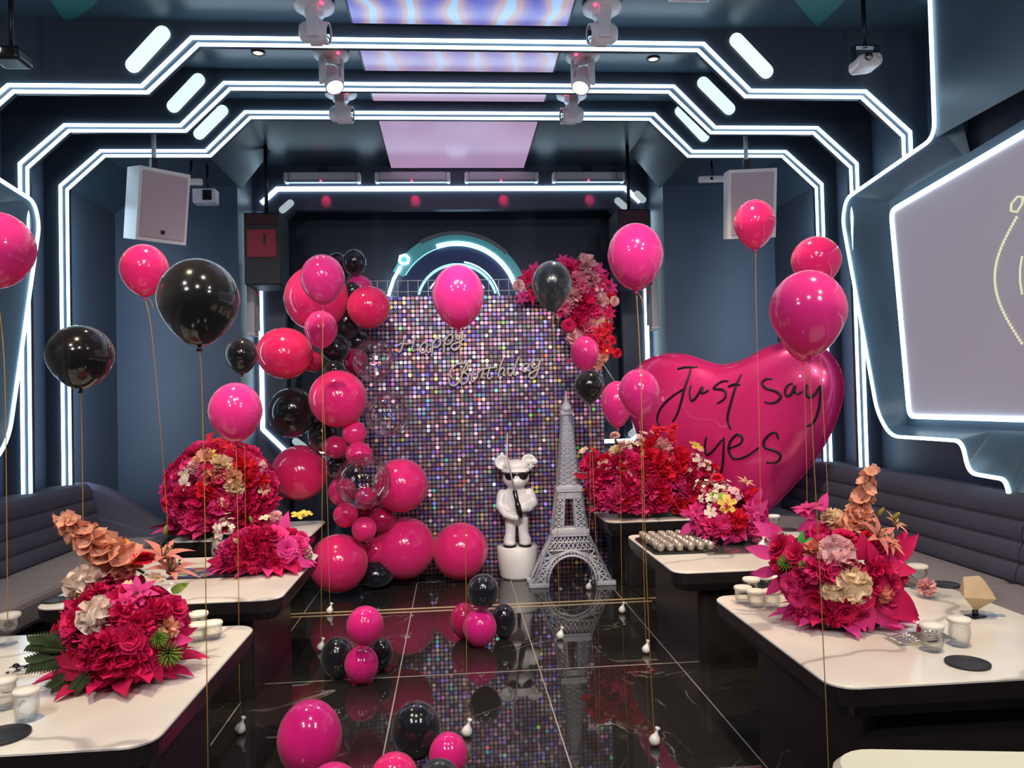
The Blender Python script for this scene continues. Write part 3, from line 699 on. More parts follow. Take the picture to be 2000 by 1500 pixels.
# ================================================================== SEQUIN BACKDROP
BY = 6.90
bx0, bx1 = onY(694, 700, BY).x, onY(1177, 700, BY).x; bzt = onY(930, 577, BY).z
bd = thing('sequin_backdrop', 'holographic sequin shimmer wall standing on the stage', 'backdrop', ((bx0+bx1)/2, BY, 0))
W = bx1-bx0
MB().box((0, .03, bzt/2), (W, .02, bzt)).build('backing', mat('backing_dark', (.03, .022, .035), .6), bd)
def sequin_mat():
    m = mat('holographic_sequin', (.5, .45, .5), .36, .40); b = bsdf(m)
    g = nd(m, 'ShaderNodeNewGeometry'); r = g.outputs['Random Per Island']
    base = ramp(m, r, [(0, (.30, .13, .23)), (.14, (.31, .24, .35)), (.28, (.17, .13, .48)), (.40, (.40, .22, .30)), (.52, (.22, .27, .37)), (.64, (.38, .16, .23)), (.76, (.29, .27, .31)), (.86, (.20, .12, .52)), (.93, (.38, .28, .22))])
    base.color_ramp.interpolation = 'CONSTANT'
    w_ = nd(m, 'ShaderNodeTexWhiteNoise', noise_dimensions='1D'); ml = nd(m, 'ShaderNodeMath', operation='MULTIPLY'); ml.inputs[1].default_value = 917.3
    lk(m, r, ml.inputs[0]); lk(m, ml.outputs[0], w_.inputs['W'])
    hot = nd(m, 'ShaderNodeMath', operation='GREATER_THAN'); hot.inputs[1].default_value = .955; lk(m, w_.outputs['Value'], hot.inputs[0])
    hs = nd(m, 'ShaderNodeCombineColor', mode='HSV'); lk(m, r, hs.inputs[0]); hs.inputs[1].default_value = .8; hs.inputs[2].default_value = 1.0
    mx = nd(m, 'ShaderNodeMix', data_type='RGBA'); lk(m, hot.outputs[0], mx.inputs[0]); lk(m, base.outputs[0], mx.inputs[6]); lk(m, hs.outputs[0], mx.inputs[7])
    lk(m, mx.outputs[2], b.inputs['Base Color'])
    return m
pitch = .0382; nx = int(W/pitch); nz = int(bzt/pitch); rs = random.Random(3)
sv, sf = [], []
for i in range(nx):
    for j in range(nz):
        c = Vector((-W/2+(i+.5)*W/nx, -.004-rs.random()*.006, (j+.5)*bzt/nz)); r = pitch*.445
        R = Matrix.Rotation(rs.gauss(0, .10), 3, 'X') @ Matrix.Rotation(rs.gauss(0, .10), 3, 'Z')
        o = len(sv)
        for q in range(8):
            a = 2*PI*(q+.5)/8; sv.append(tuple(c + R @ Vector((r*math.cos(a), 0, r*math.sin(a)))))
        sf.append(tuple(range(o, o+8)))
b = MB(); b.v = sv; b.f = sf; b.mi = [0]*len(sf); b.sm = [False]*len(sf)
seq = b.build('sequins', sequin_mat(), bd, fix=False); seq['kind'] = 'stuff'
# wire grid that carries the panels, seen above the sequins
gw = MB(); zt2 = onY(930, 545, BY).z
for k in range(25): x = -W/2+.02+k*(W-.04)/24; gw.tube([(x, .045, .0), (x, .045, zt2)], .0035, 5)
for z in [zt2, zt2-.10, bzt-.08]: gw.tube([(-W/2+.02, .045, z), (W/2-.02, .045, z)], .0035, 5)
gw.build('wire_grid', M_grey, bd)
for x in (-W/2+.04, W/2-.04): MB().tube([(x, .10, 0), (x, .10, bzt+.02)], .014, 8).build('support_post', M_darkmetal, bd)
MB().box((0, .21, .012), (W, .34, .024)).build('base_plate', M_darkmetal, bd)
# seams between the clip-on panels
# neon sign
def smooth(pts, n=5):
    P = [Vector(p) for p in pts]; out = []
    for i in range(len(P)-1):
        p0, p1, p2, p3 = P[max(0, i-1)], P[i], P[i+1], P[min(len(P)-1, i+2)]
        for k in range(n):
            t = k/n; out.append(.5*((2*p1)+(p2-p0)*t+(2*p0-5*p1+4*p2-p3)*t*t+(3*p1-p0-3*p2+p3)*t**3))
    return out+[P[-1]]
def Zc(x, y): return (760+x/5.882, 620+y/5.882)
NEON = {'Happy': [[(175, 235), (160, 300), (140, 375), (120, 400), (100, 385)], [(300, 205), (285, 280), (262, 360), (275, 385), (300, 370)], [(105, 320), (140, 300), (200, 305), (280, 285)],
    [(430, 295), (395, 290), (362, 340), (360, 395), (395, 410), (430, 360), (440, 295), (430, 370), (450, 405), (480, 385)],
    [(505, 265), (500, 340), (490, 450)], [(500, 310), (545, 245), (585, 250), (585, 310), (540, 345), (505, 335)],
    [(640, 220), (635, 310), (625, 420)], [(636, 275), (685, 205), (725, 205), (725, 265), (680, 310), (640, 295)],
    [(770, 165), (765, 225), (790, 250), (830, 215), (850, 150)], [(850, 150), (835, 250), (800, 345), (755, 375), (715, 350), (730, 310), (800, 285), (870, 240)]],
 'Birthday': [[(905, 515), (860, 590), (830, 680), (790, 755), (740, 785), (700, 765), (690, 715)],
    [(720, 690), (700, 650), (725, 585), (790, 535), (860, 525), (900, 550), (890, 605), (830, 640), (880, 640), (910, 685), (890, 745), (840, 765), (815, 735)],
    [(975, 600), (955, 660), (945, 715), (965, 740), (1005, 690)], [(985, 560), (992, 565)], [(1020, 600), (1015, 660), (1005, 700)], [(1016, 650), (1045, 610), (1085, 600), (1070, 650), (1060, 690), (1090, 690)],
    [(1165, 540), (1145, 620), (1130, 680), (1150, 705), (1190, 670)], [(1090, 590), (1160, 580), (1240, 572)],
    [(1320, 450), (1285, 540), (1250, 690)], [(1260, 630), (1300, 580), (1325, 600), (1310, 660), (1340, 670)],
    [(1420, 585), (1375, 590), (1360, 645), (1395, 670), (1430, 610)], [(1490, 450), (1450, 560), (1430, 650), (1465, 660)],
    [(1590, 530), (1545, 545), (1530, 600), (1565, 625), (1600, 570), (1605, 530), (1590, 600), (1620, 610)],
    [(1650, 505), (1640, 560), (1670, 585), (1715, 545), (1735, 490)], [(1735, 490), (1715, 590), (1680, 680), (1635, 700), (1605, 675), (1640, 630), (1720, 590)]]}
M_tube = mat('unlit_neon_tube', (.55, .50, .44), .35, spec=.5)
for wd, (lab, strokes) in enumerate(NEON.items()):
    q = onY(*Zc(*((450, 300) if wd == 0 else (1200, 610))), BY-.05)
    t = thing('neon_sign', ['unlit white script sign reading Happy on the sequin wall', 'unlit white script sign reading Birthday on the sequin wall'][wd], 'sign', q, group='birthday neon lettering')
    for st in strokes:
        pts = [onY(*Zc(a.x, a.y), BY-.05)-q for a in smooth([(x, y, 0) for x, y in st], 4)]
        MB().tube(pts, .0085, 7).build('letter_stroke', M_tube, t)
    for dx in (-.3, .3): MB().tube([(dx, 0, -.02), (dx, .036, -.02)], .004, 6).build('standoff', M_darkmetal, t)
# ================================================================== HEART BALLOON
HA = Vector((1.70, 7.18, 0)); HB = Vector((2.97, 5.95, 0)); ht = (HB-HA).normalized(); hn = Vector((ht.y, -ht.x, 0)).normalized()
if hn.y > 0: hn = -hn
def onheart(x, y, off=0.):
    d = ray(x, y); A = HA+hn*off; k = (A-CC).dot(hn)/d.dot(hn); return CC+d*k
HO = [(1410, 713), (1438, 708), (1462, 698), (1485, 685), (1508, 675), (1535, 667), (1565, 664), (1592, 670), (1616, 686), (1636, 710), (1646, 736), (1648, 762), (1642, 795), (1632, 825), (1618, 855), (1604, 879), (1588, 903), (1567, 930), (1539, 960), (1511, 988), (1480, 1002), (1452, 1006),
      (1418, 1000), (1375, 976), (1330, 945), (1290, 905), (1258, 868), (1238, 833), (1227, 800), (1224, 770), (1231, 738), (1249, 713), (1272, 699), (1300, 692), (1333, 692), (1360, 699), (1385, 708)]
out = [onheart(*p) for p in HO]; hc = onheart(1430, 830)
heart = thing('heart_balloon', 'giant glossy pink heart balloon with black handwriting behind the far right flowers', 'balloon', hc)
N = len(out); NR = 14
def heart_pt(i, s, side, T):
    o_ = out[i]-hc; h = T*math.sqrt(max(0, 1-s**2.6)); wr = 1+(.006*math.sin(i*9.7)*max(0, s-.8)*5)
    return o_*(s*wr)+hn*(h*side)
def dense(out, k=3):
    r = []; n = len(out)
    for i in range(n):
        p0, p1, p2, p3 = out[i-1], out[i], out[(i+1) % n], out[(i+2) % n]
        for q in range(k):
            t = q/k; r.append(.5*((2*p1)+(p2-p0)*t+(2*p0-5*p1+4*p2-p3)*t*t+(3*p1-p0-3*p2+p3)*t**3))
    return r
out = dense(out); N = len(out)
vs = []; fs = []
for side, T_ in ((1, .22), (-1, .18)):
    o0 = len(vs); vs.append(hn*(T_*side))
    for r in range(1, NR+1):
        for i in range(N): vs.append(heart_pt(i, math.sin(PI/2*r/NR), side, T_))
    for i in range(N): fs.append((o0, o0+1+i, o0+1+(i+1) % N))
    for r in range(NR-1):
        for i in range(N): a = o0+1+r*N; fs.append((a+i, a+N+i, a+N+(i+1) % N, a+(i+1) % N))
hb = MB().add(vs, fs, smooth=True)
M_foil = mat('pink_foil', (.82, .03, .215), .24, .25, spec=.5, coat=.4)
hobj = hb.build('envelope', M_foil, heart)
MB().tube([p-hc for p in out], .006, 6, closed=True).build('seam', M_foil, heart)
bvh = BVHTree.FromPolygons([Vector(v)+hc for v in hb.v], hb.f)
M_ink = mat('black_ink', (.012, .006, .010), .4)
def Hz(x, y): return (1240+x/4.2857, 650+y/4.2857)
HS = [[(355, 305), (420, 290), (525, 288)], [(470, 290), (450, 370), (415, 470), (385, 590), (350, 690), (315, 745)], [(430, 460), (330, 520), (240, 600), (195, 680), (190, 740), (225, 785)],
      [(470, 440), (458, 500), (478, 568), (520, 530), (565, 455), (560, 505), (590, 498), (620, 480)], [(785, 405), (725, 410), (660, 465), (740, 478), (762, 520), (740, 560), (690, 592)],
      [(892, 350), (845, 450), (800, 600), (775, 720), (803, 808)], [(780, 452), (835, 432), (882, 435)],
      [(1150, 385), (1100, 385), (1065, 420), (1095, 462), (1180, 490), (1222, 530), (1190, 575), (1130, 588), (1085, 575)],
      [(1322, 422), (1280, 440), (1258, 490), (1275, 530), (1315, 505), (1342, 440), (1338, 490), (1362, 512), (1402, 488)],
      [(1440, 430), (1433, 500), (1460, 540), (1510, 510), (1548, 440)], [(1553, 440), (1550, 560), (1528, 680), (1490, 755), (1438, 782)],
      [(600, 868), (585, 950), (602, 1015), (642, 1000), (735, 888)], [(745, 870), (742, 1000), (735, 1110), (712, 1185), (688, 1222)],
      [(800, 965), (880, 930), (900, 880), (860, 850), (805, 900), (785, 970), (810, 1035), (860, 1055), (940, 1030), (1040, 960)],
      [(1200, 890), (1180, 835), (1130, 850), (1080, 910), (1092, 960), (1180, 990), (1220, 1030), (1190, 1080), (1100, 1085)]]
for st in HS:
    pts = []
    for a in smooth([(x, y, 0) for x, y in st], 6):
        d = ray(*Hz(a.x, a.y)).normalized(); hit = bvh.ray_cast(CC, d)
        if hit[0] is not None: pts.append((hit[0]-d*.002, -hit[1] if hit[1].dot(d) > 0 else hit[1]))
    if len(pts) > 1:
        rr = [.0105*(.75+.35*math.sin(PI*(i+.6)/len(pts))) for i in range(len(pts))]
        MB().tube([p-hc for p, n_ in pts], rr, 7).build('pen_stroke', M_ink, heart)

# ================================================================== BALLOONS
def balloon_prof(rx, ry, neck=.5, n=18, bottom=True):
    """teardrop profile from the crown down to the neck"""
    pr = [(0.0, ry)]
    for k in range(1, n+1):
        t = PI*k/n; z = math.cos(t); r = math.sin(t)
        if z < 0: r *= (1-neck*.32*(-z)**1.2); zz = z*(1+.10*neck)
        else: zz = z
        pr.append((max(rx*r, rx*.05 if k == n else 0.001), ry*zz))
    return pr
GRP = {'air': 'helium balloons on gold ribbons', 'gar': 'balloon garland beside the backdrop', 'flo': 'balloon clusters on the floor'}
def balloon(px, py, rx, ry, Y, m, label, kind, tilt=(0, 0), neck=.5, ribbon=None, weight=None, knot=True, ground=False, tail=None):
    if ground:
        lo, hi = 2., 8.
        for _ in range(40):
            Y = (lo+hi)/2; c = onY(px, py, Y); k = (c-CC).dot(CF)/FPX
            lo, hi = (Y, hi) if c.z > ry*k*(1+.10*neck) else (lo, Y)
    c = onY(px, py, Y); k = (c-CC).dot(CF)/FPX; RX, RY = rx*k, ry*k
    R = Matrix.Rotation(tilt[0], 3, 'X') @ Matrix.Rotation(tilt[1], 3, 'Y')
    o = MB().lathe(balloon_prof(RX, RY, neck), (0, 0, 0), 32, R=R).build('balloon', m, None, c)
    tag(o, label, 'balloon', GRP[kind])
    if knot:
        zb = -RY*(1+.10*neck); s = RX*.085
        MB().lathe([(s*.6, zb+.006), (s*.55, zb-.3*s), (s*1.05, zb-s*1.2), (s*.9, zb-s*1.4), (0, zb-s*1.1)], n=12, R=R).build('knot', m, o)
    if ribbon:
        pts = [onY(x, y, Y) for x, y in ribbon]
        pts = [onY(px, py, Y)+R @ Vector((0, 0, -RY*(1+.10*neck)-.01))]+pts
        pts = smooth(pts, 5)
        wdt = .0014+Y*.00012
        rb_ = MB().tube([p-c for p in pts], wdt, 5).build('ribbon', M_gold, o)
        if weight:
            e = pts[-1]
            if weight == 'floor': e = Vector((e.x, e.y, .0))
            wc = Vector((e.x, e.y, (.0 if weight == 'floor' else TZ)+.026))
            prf = [(0, -.026), (.018, -.021), (.026, -.004), (.020, .014), (.009, .028), (.006, .042), (.012, .052), (.010, .056), (0, .054)]
            MB().lathe(prf, wc-c, 14, R=Matrix.Rotation(.28, 3, 'Y')).build('weight', M_white2, rb_)
        if tail:
            MB().tube([onY(x, y, Y)-c for x, y in tail], wdt, 5).build('ribbon_tail', M_gold, o)
    return o
A = 'air'
balloon(-6, 487, 68, 73, 2.85, MAG, 'pink balloon cut off by the left edge of the photo', A, ribbon=[(8, 700), (12, 900), (14, 1100), (15, 1225)], weight='table')
balloon(282, 527, 45, 50, 4.12, RPK, 'rose pink balloon beside the large black balloon, below the left speaker', A, ribbon=[(295, 640), (312, 820), (328, 1030)], weight='table', tail=[(290, 582), (296, 590), (300, 602)])
balloon(388, 588, 77, 83, 2.72, BLKT, 'largest glossy black balloon, high on the left', A, neck=.75, ribbon=[(394, 750), (400, 1000), (403, 1250), (406, 1480), (407, 1700)], weight='floor')
balloon(157, 696, 61, 61, 3.2, BLKT, 'black balloon in front of the left light strips', A, neck=.6, ribbon=[(160, 850), (162, 1000), (163, 1180)], weight='table')
balloon(472, 694, 31, 35, 5.55, BLKT, 'small smoky black balloon above the magenta one on the left', A, neck=.8, ribbon=[(476, 745), (478, 900), (480, 1050), (482, 1200)], weight='floor')
balloon(460, 804, 51, 57, 3.72, MAG, 'magenta balloon above the round red flower mound', A, ribbon=[(463, 950), (466, 1150), (467, 1300), (469, 1395)], weight='floor', tail=[(463, 865), (470, 870), (478, 875)])
balloon(630, 545, 43, 48, 4.9, MAG, 'see-through magenta balloon topping the garland', A, ribbon=[(630, 700), (630, 900), (628, 1100), (627, 1258)], weight='floor')
balloon(627, 643, 32, 36, 5.75, MAG, 'small see-through magenta balloon overlapping the garland', A, ribbon=[(633, 800), (640, 1000), (644, 1180)], weight='floor')
balloon(895, 578, 51, 61, 3.55, MAG, 'magenta balloon in front of the round wall light', A, ribbon=[(903, 800), (909, 1050), (911, 1250), (912, 1425)], weight='floor')
balloon(1078, 557, 39, 48, 4.9, GUN, 'dark gunmetal balloon before the hanging flower spray', A, neck=.9, ribbon=[(1084, 720), (1086, 900), (1090, 1100), (1094, 1235)], weight='floor', tail=[(1086, 612), (1091, 622), (1090, 634)])
balloon(1241, 500, 54, 64, 3.35, MAG, 'big magenta balloon high above the pink heart', A, ribbon=[(1250, 700), (1256, 900), (1262, 1100), (1270, 1290), (1279, 1455)], weight='floor', tail=[(1246, 570), (1254, 585), (1255, 606)])
balloon(1142, 690, 28, 34, 6.12, MAG, 'small magenta balloon under the hanging flower spray', A, ribbon=[(1150, 800), (1153, 950), (1149, 1120)], weight='floor')
balloon(1151, 754, 29, 32, 5.85, BLKT, 'small black balloon below the magenta one by the backdrop edge', A, neck=.9, ribbon=[(1156, 870), (1160, 960), (1164, 1060), (1167, 1176)])
balloon(1205, 788, 32, 44, 5.42, MAG, 'magenta balloon half hidden left of its twin by the heart', A, neck=.9, ribbon=[(1211, 900), (1213, 1050), (1215, 1188)], weight='floor')
balloon(1248, 767, 40, 47, 4.55, MAG, 'magenta balloon overlapping the left lobe of the heart', A, neck=.7, ribbon=[(1253, 900), (1257, 1100), (1262, 1270)], weight='floor')
balloon(1474, 437, 40, 47, 4.75, RPK, 'rose pink balloon in front of the right hung speaker', A, neck=.7, ribbon=[(1477, 600), (1482, 800), (1486, 1000)], weight='table', tail=[(1474, 490), (1477, 498), (1475, 508)])
balloon(1594, 510, 47, 48, 3.95, RPK, 'round rose pink balloon above the biggest magenta one on the right', A, ribbon=[(1604, 730), (1617, 970), (1624, 1150), (1630, 1330)], weight='floor')
balloon(1568, 650, 44, 52, 4.4, RPK, 'pink balloon almost hidden behind the biggest magenta balloon', A, neck=.8, ribbon=[(1573, 800), (1576, 950), (1578, 1080)])
balloon(1578, 610, 73, 82, 2.44, MAG, 'biggest magenta balloon on the right with long gold ribbon', A, neck=.8, ribbon=[(1587, 850), (1597, 1040), (1612, 1345), (1620, 1560)], weight='floor')
G = 'gar'
gl = [(618, 583, 62, 64, 6.35, RPK, 'large rose pink balloon near the top of the garland'),
 (720, 600, 42, 42, 6.3, RED, 'rose red balloon at the upper corner of the sequin wall'),
 (556, 690, 54, 49, 6.2, RED, 'wide rose red balloon jutting out left of the garland'),
 (660, 779, 56, 56, 6.15, HOT, 'big hot pink balloon at the middle of the garland'),
 (570, 806, 46, 50, 6.4, BLKT, 'large black balloon at the left of the garland'),
 (692, 513, 23, 26, 6.55, BLK, 'small black balloon crowning the garland'),
 (657, 527, 26, 34, 6.75, BLK, 'dim black balloon behind the garland top'),
 (702, 560, 25, 22, 6.62, MAG, 'small magenta balloon tucked behind the garland top'),
 (688, 572, 18, 22, 6.4, BLK, 'tiny black balloon between the two upper pink balloons'),
 (676, 632, 30, 34, 6.5, BLK, 'black balloon below the upper pink ones in the garland'),
 (655, 680, 28, 27, 6.38, BLK, 'black balloon under the small see-through magenta one'),
 (700, 668, 22, 22, 6.6, BLK, 'shadowed black balloon against the sequin wall'),
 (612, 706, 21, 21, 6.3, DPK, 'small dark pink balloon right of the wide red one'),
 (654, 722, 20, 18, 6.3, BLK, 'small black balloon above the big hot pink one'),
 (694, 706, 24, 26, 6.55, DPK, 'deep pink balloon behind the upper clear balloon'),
 (692, 846, 24, 25, 6.2, HOT, 'small hot pink balloon directly below the big middle one'),
 (655, 874, 24, 22, 6.2, DPK, 'small deep pink balloon beside the ribbons in the garland'),
 (701, 888, 26, 25, 6.15, HOT, 'small hot pink balloon above the lowest clear balloon'),
 (632, 850, 30, 34, 6.45, BLK, 'black balloon behind the middle of the garland'),
 (662, 912, 25, 27, 6.4, BLK, 'black balloon left of the lowest clear balloon'),
 (586, 923, 55, 53, 6.58, RED, 'large rose red balloon right of the round flower mound'),
 (783, 948, 53, 52, 6.35, HOT, 'large hot pink balloon against the lower sequins'),
 (668, 960, 27, 30, 6.42, RPK, 'rose pink balloon seen through the lowest clear balloon'),
 (715, 972, 22, 22, 6.25, HOT, 'little pink balloon inside the outline of the clear balloon'),
 (675, 1006, 24, 25, 6.2, RPK, 'small rose pink balloon above the far left floor balloon'),
 (711, 1034, 24, 25, 6.12, HOT, 'small hot pink balloon low in the garland centre'),
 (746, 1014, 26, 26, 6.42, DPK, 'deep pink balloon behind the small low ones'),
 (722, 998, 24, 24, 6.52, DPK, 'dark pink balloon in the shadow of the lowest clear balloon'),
 (661, 1100, 57, 56, 6.22, RPK, 'large rose pink balloon on the floor beside the far left table'),
 (790, 1070, 60, 61, 6.55, HOT, 'largest hot pink balloon on the floor below the garland'),
 (899, 1076, 54, 56, 6.55, HOT, 'large hot pink floor balloon next to the white pedestal'),
 (733, 1076, 26, 26, 6.45, RPK, 'pink balloon squeezed between two big floor balloons'),
 (735, 1118, 34, 26, 6.45, BLK, 'black balloon in the gap between the big floor balloons')]
for x, y, rx, ry, Y, m, lab in gl: balloon(x, y, rx, ry, Y, m, lab, G, tilt=(.5, .2), neck=.12, knot=False)
for x, y, r, Y, lab in [(730, 705, 42, 6.2, 'upper clear confetti balloon over the sequins'), (757, 809, 44, 6.12, 'middle clear confetti balloon right of the big pink one'), (710, 940, 54, 5.92, 'lowest and largest clear confetti balloon in the garland')]:
    o = balloon(x, y, r, r, Y, M_cballoon, lab, G, neck=.1, knot=False)
    rr = r*Y/FPX; cb = MB(); rc_ = random.Random(x)
    for k in range(26):
        u = rc_.uniform(-.9, .9); a = rc_.uniform(0, 2*PI); q = math.sqrt(1-u*u); n_ = Vector((q*math.cos(a), q*math.sin(a), u)); R = align(n_)
        cb.add([n_*rr*.965+R @ Vector((dx*.011, dy*.014, 0)) for dx, dy in ((-1, -1), (1, -1), (1, 1), (-1, 1))], [(0, 1, 2, 3)])
    cb.build('confetti', mat('confetti_foil', (.75, .6, .62), .25, .7), o, fix=False)['kind'] = 'stuff'
    MB().lathe([(.004, -.0), (.010, -.012), (0, -.012)], (0, 0, -rr*.995), 10).build('knot', M_cballoon, o)
FUC = latex('latex_fuchsia', (.84, .02, .27))
F_ = 'flo'
for a in [(713, 1222, 36, 38, 4.19, FUC, 'pink balloon on top of the near left floor cluster'), (706, 1298, 33, 36, 4.04, FUC, 'front pink balloon of the near left floor cluster'),
          (660, 1284, 34, 40, 4.22, BLK, 'left black balloon of the near left floor cluster'), (746, 1277, 21, 31, 4.25, BLK, 'right black balloon of the near left floor cluster'),
          (943, 1155, 31, 34, 4.80, BLK, 'black balloon on top of the floor cluster by the gold lines'), (937, 1226, 33, 36, 4.68, FUC, 'front pink balloon of the floor cluster by the gold lines'),
          (906, 1212, 26, 34, 4.92, DPK, 'rear pink balloon of the floor cluster by the gold lines'), (984, 1212, 24, 33, 4.82, BLK, 'right black balloon of the floor cluster by the gold lines'),
          (605, 1442, 62, 73, 3.15, FUC, 'large pink balloon standing at the bottom edge of the photo'), (650, 1545, 52, 52, 3.05, FUC, 'pink balloon peeking in below the large one at the bottom edge'),
          (813, 1426, 48, 55, 3.3, BLK, 'black balloon on top of the bottom floor cluster'), (876, 1474, 38, 42, 3.42, FUC, 'pink balloon at the right of the bottom floor cluster'),
          (770, 1520, 47, 48, 3.2, HOT, 'pink balloon at the left of the bottom floor cluster'), (858, 1530, 43, 46, 3.12, GUN, 'dark grey balloon at the front of the bottom floor cluster')]:
    balloon(*a, F_, tilt=(0, 0), neck=.2, knot=False, ground='on top' not in a[6])
# ================================================================== STATUE
ped = thing('pedestal', 'round white pedestal under the bear statue', 'pedestal', (onY(1011, 1100, 6.69).x, 6.69, 0))
MB().lathe([(0, 0), (.148, 0), (.156, .02), (.172, .15), (.176, .262), (.170, .270), (0, .270)], n=40).build('body', M_white2, ped)
st = thing('bear_statue', 'white bear statue in black sunglasses gripping a black handled rod', 'statue', (ped.location.x, 6.68, .270))
def remesh(b, name, m, parent, vox=.009, sm=6):
    o = b.build(name, m, parent); md = o.modifiers.new('r', 'REMESH'); md.mode = 'VOXEL'; md.voxel_size = vox; md.use_smooth_shade = True
    s2 = o.modifiers.new('s', 'SMOOTH'); s2.iterations = sm; s2.factor = .5
    dg = bpy.context.evaluated_depsgraph_get(); me = bpy.data.meshes.new_from_object(o.evaluated_get(dg)); o.modifiers.clear(); o.data = me
    for p in me.polygons: p.use_smooth = True
    return o
b = MB()
b.ball((0, 0, .375), (.115, .085, .13)); b.ball((0, .0, .27), (.095, .075, .08)); b.ball((0, 0, .465), (.10, .07, .05))
for s in (-1, 1):
    b.tube([(s*.052, 0, .24), (s*.056, 0, .14), (s*.062, 0, .05)], [.054, .046, .048], 14)
    b.ball((s*.068, -.03, .035), (.055, .085, .035)); b.ball((s*.075, -.02, .06), (.045, .06, .04))
    b.ball((s*.118, 0, .44), (.05, .05, .055))
b.tube([(-.125, -.005, .44), (-.142, -.03, .35), (-.10, -.09, .285), (-.035, -.125, .262)], [.046, .042, .034, .030], 14); b.ball((-.012, -.128, .262), .030)
b.tube([(.125, -.005, .44), (.145, -.03, .36), (.10, -.095, .335), (.04, -.125, .335)], [.046, .042, .036, .032], 14); b.ball((.020, -.13, .336), .034)
b.ball((0, -.02, .585), (.118, .108, .088)); b.ball((0, -.01, .645), (.108, .10, .085)); b.ball((0, -.06, .565), (.085, .085, .06))
b.tube([(0, 0, .46), (0, 0, .52)], .07, 14)
remesh(b, 'body', M_white2, st)
b = MB(); b.ball((0, -.005, .685), (.118, .112, .065)); b.lathe([(0, .640), (.122, .640), (.128, .648), (.12, .662), (0, .67)], n=28)
b.box((0, -.10, .648), (.17, .07, .012), bev=.005); remesh(b, 'cap', M_white2, st, .008, 4)
for s in (-1, 1):
    R = Matrix.Rotation(s*.5, 3, 'Y') @ Matrix.Rotation(PI/2-.15, 3, 'X')
    c = (s*.115, .0, .725)
    MB().lathe([(0, .012), (.042, .012), (.052, .026), (.064, .022), (.066, 0), (.055, -.022), (0, -.03)], c, 26, R=R).build('ear', M_white2, st)
for s in (-1, 1):
    gb = MB(); pts = [(s*.012, .628), (s*.085, .632), (s*.102, .622), (s*.092, .594), (s*.062, .580), (s*.03, .592)]
    def wrap(x, z, o): return (x, -.020-o-.105*math.sqrt(max(0, 1-(x/.125)**2)), z)
    gb.add([wrap(x, z, .012) for x, z in pts]+[wrap(x, z, -.005) for x, z in pts], [tuple(range(6)), tuple(range(6, 12))]+[(k, (k+1) % 6, (k+1) % 6+6, k+6) for k in range(6)]); gb.build('sunglass_lens', M_glasslens, st)
MB().tube([(-.105, -.075, .628), (-.05, -.125, .632), (0, -.142, .628), (.05, -.125, .632), (.105, -.075, .628)], .006, 8).build('sunglass_frame', M_glasslens, st)
# bow on the right ear
bw = MB()
for s in (-1, 1): bw.ball((.135+s*.028, -.045, .728), (.030, .016, .026), R=Matrix.Rotation(s*.3, 3, 'Y'))
bw.ball((.135, -.055, .728), .013); bw.tube([(.135, -.05, .72), (.13, -.055, .69), (.128, -.05, .655)], [.010, .011, .006], 8); bw.build('bow', M_white2, st)
hd = Vector((.022, -.145, .262)); tp = Vector((-.026, -.168, .50)); dr = (tp-hd)
MB().tube([hd, hd+dr*.15, hd+dr*.16, hd+dr*.55, hd+dr*.56, hd+dr*.97, hd+dr], [.020, .021, .024, .022, .018, .020, .013], 14).build('rod_handle', M_glasslens, st)
for k in range(4): MB().tube([hd+dr*(.2+.08*k), hd+dr*(.225+.08*k)], .0265, 14).build('grip_ring', M_darkmetal, st)
MB().tube([tp, tp+dr.normalized()*.30, tp+Vector((-.05, -.01, .49))], [.008, .007, .004], 10).build('rod', mat('frosted_rod', (.62, .58, .64), .3), st)
for s in (-1, 1): MB().ball((s*.068, -.03, .006), (.057, .088, .008)).build('sole', M_darkmetal, st)

# ================================================================== LATTICE TOWER
TY = 6.37; tw = thing('tower_model', 'pale grey iron lattice tower model on four arched legs', 'tower', (onY(1111, 1000, TY).x, TY, 0))
DS = .36   # the model is shallower than it is wide
def beam(b, p, q, w_=.012, d=None): b.tube([p, q], w_*.6, 4, smooth=False)
def face(fn, mk):
    """mk(put) draws in (u,z); every face maps u,z and the outward inset to 3D"""
    for ax, s in (('x', -1), ('x', 1), ('y', -1), ('y', 1)):
        b = MB()
        def put(u, z, hw):
            return Vector((u, s*hw*DS, z)) if ax == 'x' else Vector((s*hw, u*DS, z))
        mk(b, put); b.build(fn, M_tower, tw)
def ho(z): return .335-.190*(z/.415)              # outer half width of the legs
R_in, zc_ = .205, .03
def arch_u(z, r, zb=.03, hz=.215):
    t = (z-zb)/hz
    return r*math.sqrt(max(0, 1-t*t)) if t > 0 else r
